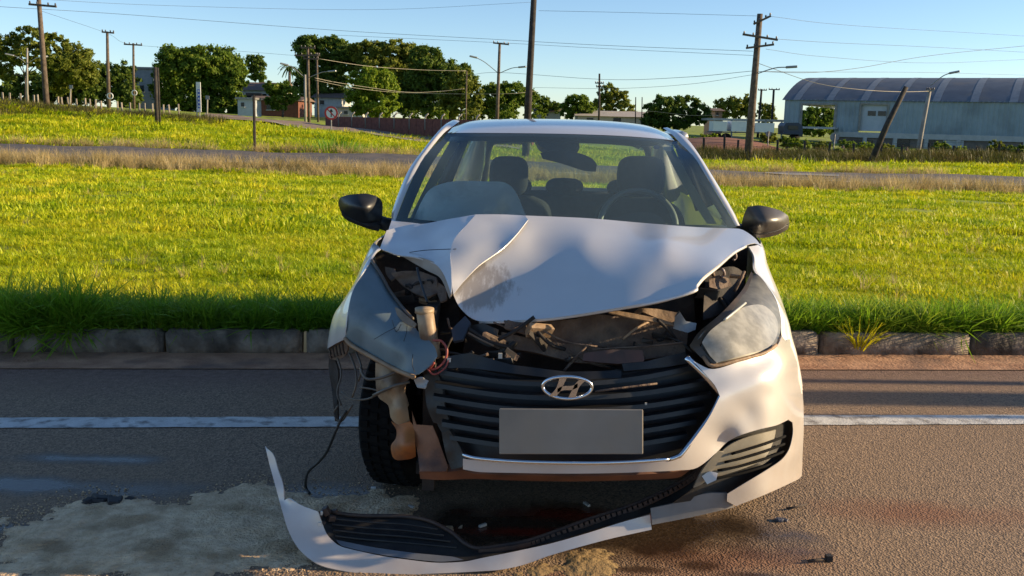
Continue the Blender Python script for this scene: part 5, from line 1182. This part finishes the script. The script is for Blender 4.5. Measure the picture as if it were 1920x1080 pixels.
# unseen poles added past the right edge to cast shadow bands on the road
for (x, d, r_, h_, lb) in ((9.5, .62, .05, 3.4, 'thin'), (11.5, .95, .15, 8.0, 'thick'), (7.6, 1.27, .035, 2.6, 'slim')):
    b0 = Vector((x, kerbY(x) - d + (tan(SUN_AZ) - .0915) * (x - 2.4), 0)); rt = thing('shadow_pole', lb + ' pole added out of view to cast a shadow band', 'pole', b0, PG)
    MB().tube([b0 - Vector((0,0,.2)), b0 + Vector((0,0,h_))], [r_, r_*.8], 12).build('post', M_wood, rt, True)
WG = 'overhead power lines'
M_wirea = mat('power_cable', (.045, .05, .06), rough=.6)
M_wireb = mat('pale_cable_line', (.42, .38, .30), rough=.6)
def wire(label, pts, r=.022, m=None):
    pts = list(pts)
    ext = lambda a, b: tuple(a[i] + (a[i] - b[i]) * 2.5 if i < 2 else a[i] + (a[i] - b[i]) for i in range(3))
    if pts[0][0] < 0: pts.insert(0, ext(pts[0], pts[1]))
    if pts[-1][0] > 1920: pts.append(ext(pts[-1], pts[-2]))
    P = [q(*p) for p in pts]; o = MB().tube(catmull(P, 8), r * .72, 5).build('power_line', m or M_wirea, None, True); tag(o, label, 'power line', WG)
wire('long cable crossing the sky from the left edge to the big pole', [(-40,10,60),(233,27,66),(633,57,72),(933,74,70),(1133,85,66),(1412,96,60)], .017)
wire('second long cable just below the upper sky cable', [(633,66,78),(933,80,74),(1133,91,68),(1412,104,60)], .015)
wire('pale cable from the transformer pole to the roadside tree', [(597,110,82),(690,124,86),(790,131,90),(874,133,92)], .025, M_wireb)
wire('slack pale cable below it across the grove', [(590,146,82),(640,156,85),(753,172,89),(815,172,91),(874,166,92)], .025, M_wireb)
wire('lowest slack cable across the bright round tree', [(590,150,82),(660,164,85),(760,174,89),(940,176,88),(1010,170,90)], .02, M_wireb)
wire('cable from the double light arm pole across the sky to the big pole', [(875,142,92),(936,136,85),(1133,149,76),(1280,145,66),(1412,133,60)], .020)
wire('lower cable from the middle of the sky to the big pole', [(1000,164,84),(1150,166,76),(1290,158,68),(1412,140,60)], .016)
wire('cable rising from the big pole to the right edge', [(1420,134,60),(1520,136,62),(1613,127,66),(1747,104,72),(1960,82,80)], .022)
wire('thin cable falling from the big pole over the warehouse roof', [(1420,134,60),(1560,135,68),(1740,136,80),(1960,142,95)], .016)
wire('topmost cable to the right of the big pole', [(1440,72,60),(1560,80,66),(1740,88,72),(1960,100,80)], .015)
wire('thin cable sagging from the big pole crossarm to the right edge', [(1436,92,60),(1540,106,66),(1740,118,74),(1960,110,84)], .014)
wire('white service cable drooping past the leaning pole to the concrete pole', [(1420,118,60),(1527,155,60),(1613,168,61),(1690,172,64),(1744,171,68)], .022, M_wireb)
wire('two cables drawn close together below the crown of the left pole', [(76,20,60),(200,62,78),(250,84,88),(420,94,86),(577,106,82)], .014)
wire('thin upper cable over the left half of the sky', [(-40,-8,70),(300,10,80),(700,18,90),(1000,4,90)], .015)
wire('high cable slanting up toward the right top', [(1010,20,60),(1200,24,60),(1424,30,60)], .013)
wire('high cable from the top of the big pole to the right edge', [(1438,30,60),(1600,48,66),(1960,70,80)], .013)
wire('pair of pale cables crossing the dark spreading tree', [(1130,212,104),(1210,208,106),(1290,216,104),(1345,216,100)], .02, M_wireb)

# ------------------------------------------------------------------ fences, signs
M_post = mat('fence_concrete', (.22, .19, .15), (.32, .28, .22), 6, .9)
FG = 'pale fence posts on the left bank'
ORD = 'first second third fourth fifth sixth seventh eighth ninth tenth eleventh twelfth thirteenth fourteenth fifteenth sixteenth seventeenth eighteenth nineteenth twentieth twenty-first twenty-second twenty-third'.split()
xsL = [(10,176),(22,180),(43,176),(56,181),(67,178),(75,182),(112,181),(120,184),(131,182),(147,185),(163,184),(172,188),(182,187),(192,190),(223,190),(231,192),(246,192),(263,193),(273,193),(288,194),(308,196),(320,196),(337,195)]
p0 = None
for i, (x, y) in enumerate(xsL):
    b = base(x, 62 + (i % 3) * .8); t_ = q(x, y, b.y); h = max(.7, t_.z - b.z)
    if p0 is None:
        p0 = tag(MB().box(Vector((0,0,.45)), (.10,.10,1.1)).build('fence_post', M_post), None, 'fence post', FG); bevel(p0, .02); o = p0
    else: o = p0.copy(); C.objects.link(o)
    o.location = b; o.rotation_euler = (rngk.uniform(-.05,.05), rngk.uniform(-.06,.06), rngk.uniform(0,1)); o.scale = (1, 1, h)
    o['label'] = ORD[i] + ' pale fence post from the left edge on the grassy bank'
FG2 = 'dark fence posts before the warehouse'
p1 = None
for i, (x, y) in enumerate([(1321,258),(1360,252),(1385,262),(1460,262),(1512,264),(1557,266),(1604,268),(1655,270),(1694,272),(1745,268),(1792,274),(1835,276),(1877,270),(1912,280)]):
    b = base(x, 63.5); t_ = q(x, y, b.y); h = max(.9, t_.z - b.z)
    if p1 is None: p1 = tag(MB().box(Vector((0,0,.45)), (.13,.13,1.1)).build('fence_post', M_woodd), None, 'fence post', FG2); bevel(p1, .02); o = p1
    else: o = p1.copy(); C.objects.link(o)
    o.location = b; o.rotation_euler = (rngk.uniform(-.04,.04), rngk.uniform(-.06,.06), 0); o.scale = (1, 1, h); o['label'] = ORD[i] + ' dark fence post from the left in the weeds before the warehouse'
fw_ = MB()
for k, hh in enumerate((.45, .8, 1.1)):
    pts = [base(x, 63.4) + Vector((0,0,hh)) for x in range(1290, 1990, 60)]; fw_.tube(pts, .012, 4)
tag(fw_.build('fence_wire', M_wirea), 'three thin wires strung along the dark fence posts', 'fence wire')
M_white = mat('sign_white', (.70, .70, .68), rough=.5); M_blue = mat('sign_blue', (.03, .09, .42), rough=.5); M_redp = mat('sign_red', (.55, .03, .025), rough=.5); M_blk = mat('sign_black', (.015,.015,.015), rough=.5)
M_gal = mat('galvanised', (.20,.20,.20), (.3,.3,.3), 8, .5, metal=.4)
# tall white and blue board
sb = thing('sign_board', 'tall narrow white and blue sign board on two short legs', 'sign', base(373, 58))
s58 = 58 / F; bx = q(372.5, 182, 58)
bo = MB().box(bx, (8*s58, .06, 54*s58)).build('board', M_white, sb)
bb = MB(); bb.box(bx + Vector((.02, -.034, -.1)), (4.6*s58, .006, 34*s58)); bb.build('blue_field', M_blue, bo)
wl = MB()
for k in range(5): wl.box(bx + Vector((.02, -.040, .35 - .22*k)), (2.6*s58, .004, .10))
wl.build('letter_marks', M_white, bo)
for dx in (-2.5, 2.5): MB().tube([base(372 + dx, 58) - Vector((0,0,.2)), Vector((bx.x + dx*s58, 58, bx.z))], .04, 6).build('leg', M_gal, sb)
# round red bordered sign with black arrow struck through
rs_ = thing('road_sign', 'round red bordered prohibition sign with a black arrow on a thin post', 'road sign', base(621, 58)); cs = q(621, 212, 58)
MB().tube([base(621, 58.06) - Vector((0,0,.2)), cs + Vector((0, .06, .3))], .035, 8).build('post', M_gal, rs_)
def ring_disc(name, c, r0, r1, dy, m, par, n=32):
    vs = []; 
    for i in range(n): a = 2*pi*i/n; vs += [c + Vector((cos(a)*r0, dy, sin(a)*r0)), c + Vector((cos(a)*r1, dy, sin(a)*r1))]
    return mesh(name, vs, [(2*i, 2*i+1, (2*i+3) % (2*n), (2*i+2) % (2*n)) for i in range(n)], m, par)
k58 = 12.5 * s58
fo = MB().tube([cs + Vector((0,.012,0)), cs], k58, 32).build('face', M_white, rs_); ring_disc('red_border', cs, k58*.74, k58, -.006, M_redp, fo)
ar = MB(); ar.box(cs + Vector((0,-.008,-.06)), (.06,.004,.34)); ar.add([cs + Vector((-.12,-.010,.08)), cs + Vector((.12,-.010,.08)), cs + Vector((0,-.010,.26))], [(0,1,2)]); ar.build('arrow', M_blk, fo)
MB().box(cs + Vector((0,-.013,0)), (k58*1.6,.003,.06), Matrix.Rotation(pi/4, 3, 'Y')).build('bar', M_redp, fo)
# backs of round signs in the right weeds
for x, y, Y, lb in ((1565,257,66,'gray back of a round sign in the weeds before the warehouse'), (1441,251,72,'small pale sign back beside the big pole')):
    r_ = thing('road_sign', lb, 'road sign', base(x, Y)); c = q(x, y, Y); MB().tube([c, c + Vector((0,.02,0))], 8.5*Y/F if x > 1500 else 5*Y/F, 20).build('face', M_gal, r_)
    MB().tube([base(x, Y) - Vector((0,0,.2)), c + Vector((0,-.04,.2))], .035, 6).build('post', M_gal, r_)
# thin dark post with crossed top (seen from behind)
rp = thing('sign_post', 'thin dark post with a narrow tilted plate beside the far road', 'sign post', base(476.5, 37.6))
MB().tube([base(477, 37.6) - Vector((0,0,.2)), q(476, 178, 37.6)], .055, 8).build('post', M_woodd, rp)
c = q(476, 177, 37.6); MB().box(c, (.62, .04, .10)).build('plate', M_woodd, rp)
for x, y0_, Y, lb in ((389,180,66,'thin white post right of the tall board'), (133,160,70,'pale post with small sign between the left pole and the gray pole')):
    rt = thing('post', lb, 'post', base(x, Y)); MB().tube([base(x, Y) - Vector((0,0,.2)), q(x, y0_, Y)], .05, 8).build('shaft', M_conc, rt)
    MB().box(q(x, y0_ + 3, Y - .06), (.26, .03, .26)).build('plate', M_gal, rt)
for x, y, Y, lb in ((206.5,180,77.5,'white painted ring at the foot of the gray pole'), (252,174,87.5,'white painted ring at the foot of the thin crossarm pole')):
    c = q(x, y, Y - .25); tag(MB().tube([c + Vector((cos(a)*.22, 0, sin(a)*.22)) for a in np.linspace(0, 2*pi, 17)], .045, 6, False).build('ring', M_white), lb, 'ring')

# ------------------------------------------------------------------ brick wall and houses
M_brick = mat('brick', (.13, .045, .033), (.21, .075, .05), 5, .9, bump=.3, bscale=20)
wl_ = thing('brick_wall', 'low dark red brick wall with pale curved posts behind the street', 'wall', base(730, 66))
A = Vector((base(612, 74).x, 74, 0)); Bq = Vector((base(1000, 58).x, 58, 0))
nseg = 26
for k in range(nseg):
    a = A + (Bq - A) * (k / nseg); b = A + (Bq - A) * ((k + 1) / nseg); mm = (a + b) / 2
    zt_ = q(0, 0, 1) and (mm.y / F * (222 - 216) * 0 + q(730, 221, mm.y).z); zb = zt(mm.x, mm.y) - .3
    w_ = MB().box(Vector((mm.x, mm.y, (zt_ + zb) / 2)), ((b - a).length - .03, .18, zt_ - zb), Matrix.Rotation(math.atan2((b-a).y, (b-a).x), 3, 'Z')); w_.build('wall_panel', M_brick, wl_)
    if k > 1 and k < 22 and k % 2 == 0:
        top_ = Vector((a.x, a.y - .14, zt_)); MB().tube([Vector((a.x, a.y - .14, zt_ - .75)), top_, top_ + Vector((.05, -.05, .2)), top_ + Vector((.22, -.1, .34))], .055, 6).build('curved_post', M_conc, wl_, True)
M_plaster = mat('plaster', (.42, .42, .41), (.52, .52, .5), 3, .9); M_tile = mat('roof_tile', (.12, .08, .06), (.19, .13, .1), 6, .9); M_win = mat('dark_window', (.015, .018, .02), rough=.2); M_shade = mat('gray_plaster', (.24,.26,.28), (.3,.31,.33), 3, .9)
def house(label, x0, x1, ytop, yroof, Y, mw, mr_, wins=(), name='house', depth=7, gable=True, door=()):
    a, b = q(x0, 250, Y), q(x1, 250, Y); z0 = min(zt(a.x, Y), zt(b.x, Y)) - .3; z1 = q(x0, ytop, Y).z; zr = q(x0, yroof, Y).z
    root = thing(name, label, 'house', Vector(((a.x+b.x)/2, Y, z0 + .3)))
    MB().box(Vector(((a.x+b.x)/2, Y + depth/2, (z0+z1)/2)), (b.x-a.x, depth, z1-z0)).build('wall', mw, root)
    e = .4; xa, xb = a.x - e, b.x + e
    if gable: mesh('roof', [(xa,Y-e,z1-.05),(xb,Y-e,z1-.05),(xb,Y+depth/2,zr),(xa,Y+depth/2,zr),(xa,Y+depth+e,z1-.05),(xb,Y+depth+e,z1-.05)], [(0,1,2,3),(3,2,5,4),(0,3,4),(1,5,2)], mr_, root)
    else: MB().box(Vector(((a.x+b.x)/2, Y+depth/2, z1+.1)), (b.x-a.x+.4, depth+.4, .2)).build('roof', mr_, root)
    for (wx0, wx1, wy0, wy1) in wins:
        p, p2 = q(wx0, wy0, Y), q(wx1, wy1, Y); w_ = MB().box(Vector(((p.x+p2.x)/2, Y-.0, (p.z+p2.z)/2)), (p2.x-p.x, .10, p.z-p2.z)).build('window', M_win, root)
        MB().box(Vector(((p.x+p2.x)/2, Y-.07, p2.z-.04)), (p2.x-p.x+.15, .14, .08)).build('sill', M_plaster, w_)
    return root
house('plain pale building behind the thin crossarm pole with bluish wall', 238, 292, 128, 124, 118, M_shade, M_gal, [(262,270,160,172),(278,286,160,172)], gable=False)
house('house with brown tiled roof between domed tree and small bushy tree', 452, 530, 168, 152, 125, M_plaster, M_tile, [(462,472,176,186),(490,500,176,186)])
house('dark brown lean-to shed behind the small bushy tree', 470, 560, 186, 178, 105, mat('red_brick_wall', (.20,.075,.045), (.13,.05,.035), 4, .9), M_tile, [(500,515,196,206)], 'shed')
house('pale blue gray container beside the domed tree', 447, 476, 186, 184, 96, mat('container_paint', (.34,.38,.42), (.4,.44,.47), 3, .6), M_gal, [(452,458,192,200)], 'container', 3, False)
house('white wall building peeping out behind the red sign', 634, 680, 203, 201, 112, M_plaster, M_gal, [(645,652,208,214)], gable=False)
house('house with red brown roof seen behind the transformer pole', 590, 640, 182, 172, 120, M_plaster, M_tile, [(600,608,188,196)])
house('dark roofed house left of the small round tree', 1000, 1050, 208, 196, 150, M_shade, M_tile, [(1020,1028,212,218)])
house('low white house above the car roof with red door', 1082, 1215, 216, 206, 128, mat('cream_wall', (.62,.52,.42), (.55,.46,.38), 2, .9), mat('pale_roof', (.40,.36,.31), (.48,.43,.37), 3, .9), [(1100,1112,221,229),(1150,1164,221,229)])
house('small orange tower like house right of the spreading tree', 1338, 1352, 207, 202, 130, mat('orange_wall', (.5,.28,.16), rough=.9), M_tile, [(1343,1347,211,216)])

# ------------------------------------------------------------------ trailer and blue cab by the warehouse
trl = thing('lorry', 'parked flatbed lorry with white side panels and a dark blue cab left of the warehouse', 'lorry', base(1410, 100))
s1 = 100 / F
for x0, x1, y0, y1 in ((1334,1358,227,246),(1368,1406,227,247),(1412,1446,230,248)):
    a, b = q(x0, y0, 100), q(x1, y1, 100); MB().box((a + b) / 2, (b.x - a.x, 2.2, a.z - b.z)).build('side_panel', mat('trailer_panel', (.55,.60,.66), (.62,.66,.7), 2, .5) if 'trailer_panel' not in bpy.data.materials else bpy.data.materials['trailer_panel'], trl)
a, b = q(1330, 246, 100), q(1500, 252, 100); MB().box((a + b) / 2, (b.x - a.x, 2.3, a.z - b.z)).build('chassis', mat('lorry_blue', (.02,.035,.07), rough=.5), trl)
cb = [q(1470,252,99), q(1505,256,99), q(1505,236,99), q(1498,230,99), q(1474,230,99), q(1470,236,99)]
mb = MB(); n = 6; mb.add([v for v in cb] + [v + Vector((0, 2.3, 0)) for v in cb], [tuple(range(n))] + [tuple(range(2*n-1, n-1, -1))] + [(i, i+n, (i+1)%n+n, (i+1)%n) for i in range(n)]); cab = mb.build('cab', bpy.data.materials['lorry_blue'], trl)
a, b = q(1478, 235, 98.95), q(1496, 243, 98.95); MB().box((a+b)/2, (b.x-a.x, .06, a.z-b.z)).build('window', M_win, cab)
for x in (1345,1362,1440,1490):
    c = q(x, 259, 99); w_ = MB().tube([c, c + Vector((0,.35,0))], .5, 18).build('wheel', M_rubber, trl, True)
sh = thing('shed_roof', 'long low open shed with thin pale roof behind the lorry', 'shed', base(1400, 112))
a, b = q(1335, 223, 112), q(1470, 227, 112); MB().box((a+b)/2 + Vector((0,3,0)), (b.x-a.x, 7, .25)).build('roof', mat('shed_sheet', (.40,.38,.33), (.5,.47,.42), 2, .7), sh)
for x in (1340,1372,1404,1436,1466): MB().tube([base(x, 110), q(x, 225, 110)], .10, 6).build('column', M_conc, sh)

# ------------------------------------------------------------------ warehouse with curved roof
wh = thing('warehouse', 'long blue gray corrugated warehouse with curved roof at the right', 'warehouse', base(1700, 104))
W0 = Vector((q(1468, 250, 110).x, 110, 0)); W1d = (Vector((q(1920, 250, 98).x, 98, 0)) - W0); wdir = W1d.normalized(); wn = Vector((-wdir.y, wdir.x, 0))   # wn points away from the lens
if wn.y < 0: wn = -wn
WL = W1d.length * 1.9
def wp(px, py):
    v = ray(px, py); o = Vector((0,0,H)); t = (W0 - o).dot(wn) / v.dot(wn); return o + v * t
def along(px): return (wp(px, 220) - W0).dot(wdir)
ze = wp(1500, 186).z
M_clad = mat('cladding', (.26, .32, .345), (.31, .365, .39), .8, .55, c3=(.20,.24,.255), s3=.35)
M_band = mat('white_band', (.42,.41,.38), (.5,.48,.45), 2, .9); M_low = mat('block_wall', (.15,.12,.10), (.21,.17,.14), 2, .9)
def P3(s, z, d=0): return W0 + wdir * s + wn * d + Vector((0, 0, z - W0.z))
def clad(name, s0, s1, z0, z1, parent=wh, m=None):
    mb = MB(); n = max(2, int((s1 - s0) / .16)); vs = []
    for i in range(n + 1):
        s = s0 + (s1 - s0) * i / n; d = 0 if (i % 3) else -.09
        vs += [P3(s, z0, d), P3(s, z1, d)]
    mb.add(vs, [(2*i, 2*i+2, 2*i+3, 2*i+1) for i in range(n)]); return mb.build(name, m or M_clad, parent)
zb = wp(1700, 249).z; zwin0 = wp(1535, 238).z; zwin1 = wp(1535, 195).z; zd1 = wp(1640, 195).z; zd0 = wp(1640, 246).z
sA, sB, sC, sD = along(1502), along(1566), along(1612), along(1664)
clad('wall_cladding', 0, sA, zb - .1, ze); clad('wall_cladding', sA, sB, zwin1, ze); clad('wall_cladding', sB, sC, zb - .1, ze); clad('wall_cladding', sC, sD, zd1, ze); clad('wall_cladding', sD, WL, zb - .1, ze)
fm = MB()
for s in (sA, sB): fm.bar(P3(s, zwin0, -.06), P3(s, zwin1, -.06), .22)
fm.bar(P3(sA, zwin1, -.06), P3(sB, zwin1, -.06), .18); fm.build('opening_frame', M_conc, wh)
cn = MB(); cn.box(P3((sA+sB)/2, zwin0 - .1, -.9), (sB - sA + .8, 1.6, .22), Matrix.Rotation(math.atan2(wdir.y, wdir.x), 3, 'Z')); cn.build('canopy', M_band, wh)
dr_ = MB(); rotw = Matrix.Rotation(math.atan2(wdir.y, wdir.x), 3, 'Z')
dr_.box(P3((sC+sD)/2, (zd0+zd1)/2, .25), (sD - sC, .12, zd1 - zd0), rotw); do = dr_.build('shutter_door', mat('door_paint', (.40,.44,.47), (.46,.49,.52), 2, .6), wh)
for x0, x1 in ((1626,1641),(1645,1660)):
    a, b = along(x0), along(x1); MB().box(P3((a+b)/2, (wp(1640,208).z + wp(1640,217).z)/2, .16), (b - a, .06, wp(1640,208).z - wp(1640,217).z), rotw).build('window', M_win, do)
fm = MB()
for s in (sC, sD): fm.bar(P3(s, zd0, -.05), P3(s, zd1, -.05), .18)
fm.bar(P3(sC, zd1, -.05), P3(sD, zd1, -.05), .18); fm.build('door_frame', M_conc, wh)
zg = zb - 3.2
bd = MB(); bd.box(P3(WL/2 + sB/2, zb - .35, .02), (WL - sB, .24, .55), rotw); bd.build('concrete_band', M_band, wh)
lw = MB(); lw.box(P3(WL/2 + sB/2, (zb - .6 + zg)/2, .25), (WL - sB, .2, zb - .6 - zg), rotw); lw.build('block_wall', M_low, wh)
for s in np.arange(sB + .2, WL, (WL - sB)/13): MB().bar(P3(s, zg, -.02), P3(s, zb - .6, -.02), .35).build('column', M_band, wh)
for x0, x1, y0, y1, mm in ((1773,1812,263,278,M_plaster),(1737,1757,258,282,M_win),(1600,1640,262,276,M_win),(1680,1710,262,276,M_win)):
    a, b = along(x0), along(x1); MB().box(P3((a+b)/2, (wp(x0,y0).z+wp(x0,y1).z)/2, .10), (b-a, .1, abs(wp(x0,y0).z-wp(x0,y1).z)), rotw).build('window', mm, wh)
# barrel roof with skylight strips, gable end and back wall
RW, RH = 26.0, 0
zr = q(1537, 153, 130).z; RH = zr - ze
sec = [(RW * .5 * (1 - cos(a)), ze + RH * sin(a)) for a in np.linspace(.0, pi, 17)]
sec = [(d, ze + RH * (1 - ((d - RW/2)/(RW/2))**2)) for d in np.linspace(-.25, RW + .25, 19)]
def roof_piece(name, s0, s1, m, up=0):
    vs = []
    for d, z in sec: vs += [P3(s0, z + up, d), P3(s1, z + up, d)]
    return mesh(name, vs, [(2*i, 2*i+1, 2*i+3, 2*i+2) for i in range(len(sec)-1)], m, wh, True)
M_roofs = mat('roof_sheet', (.085,.10,.12), (.12,.135,.155), .8, .55, c3=(.15,.14,.13), s3=.3); M_sky = mat('skylight_sheet', (.17,.19,.205), (.22,.235,.245), 2, .5)
sl = [.9 + 3.6 * k for k in range(14)]; prev = -.3
for s in sl:
    roof_piece('roof_sheet', prev, s, M_roofs); roof_piece('skylight', s, s + .75, M_sky, .02); prev = s + .75
roof_piece('roof_sheet', prev, WL + .3, M_roofs)
gv = [P3(0, z, d) for d, z in sec[1:-1]] + [P3(0, zwin1, RW), P3(0, zwin1, 0)]
mesh('gable_wall', gv, [tuple(range(len(gv)))], M_clad, wh)
s2 = along(1575)
mesh('back_wall', [P3(s2 + 9, zg, RW), P3(WL, zg, RW), P3(WL, ze, RW), P3(s2 + 9, ze, RW)], [(0,1,2,3)], M_clad, wh)
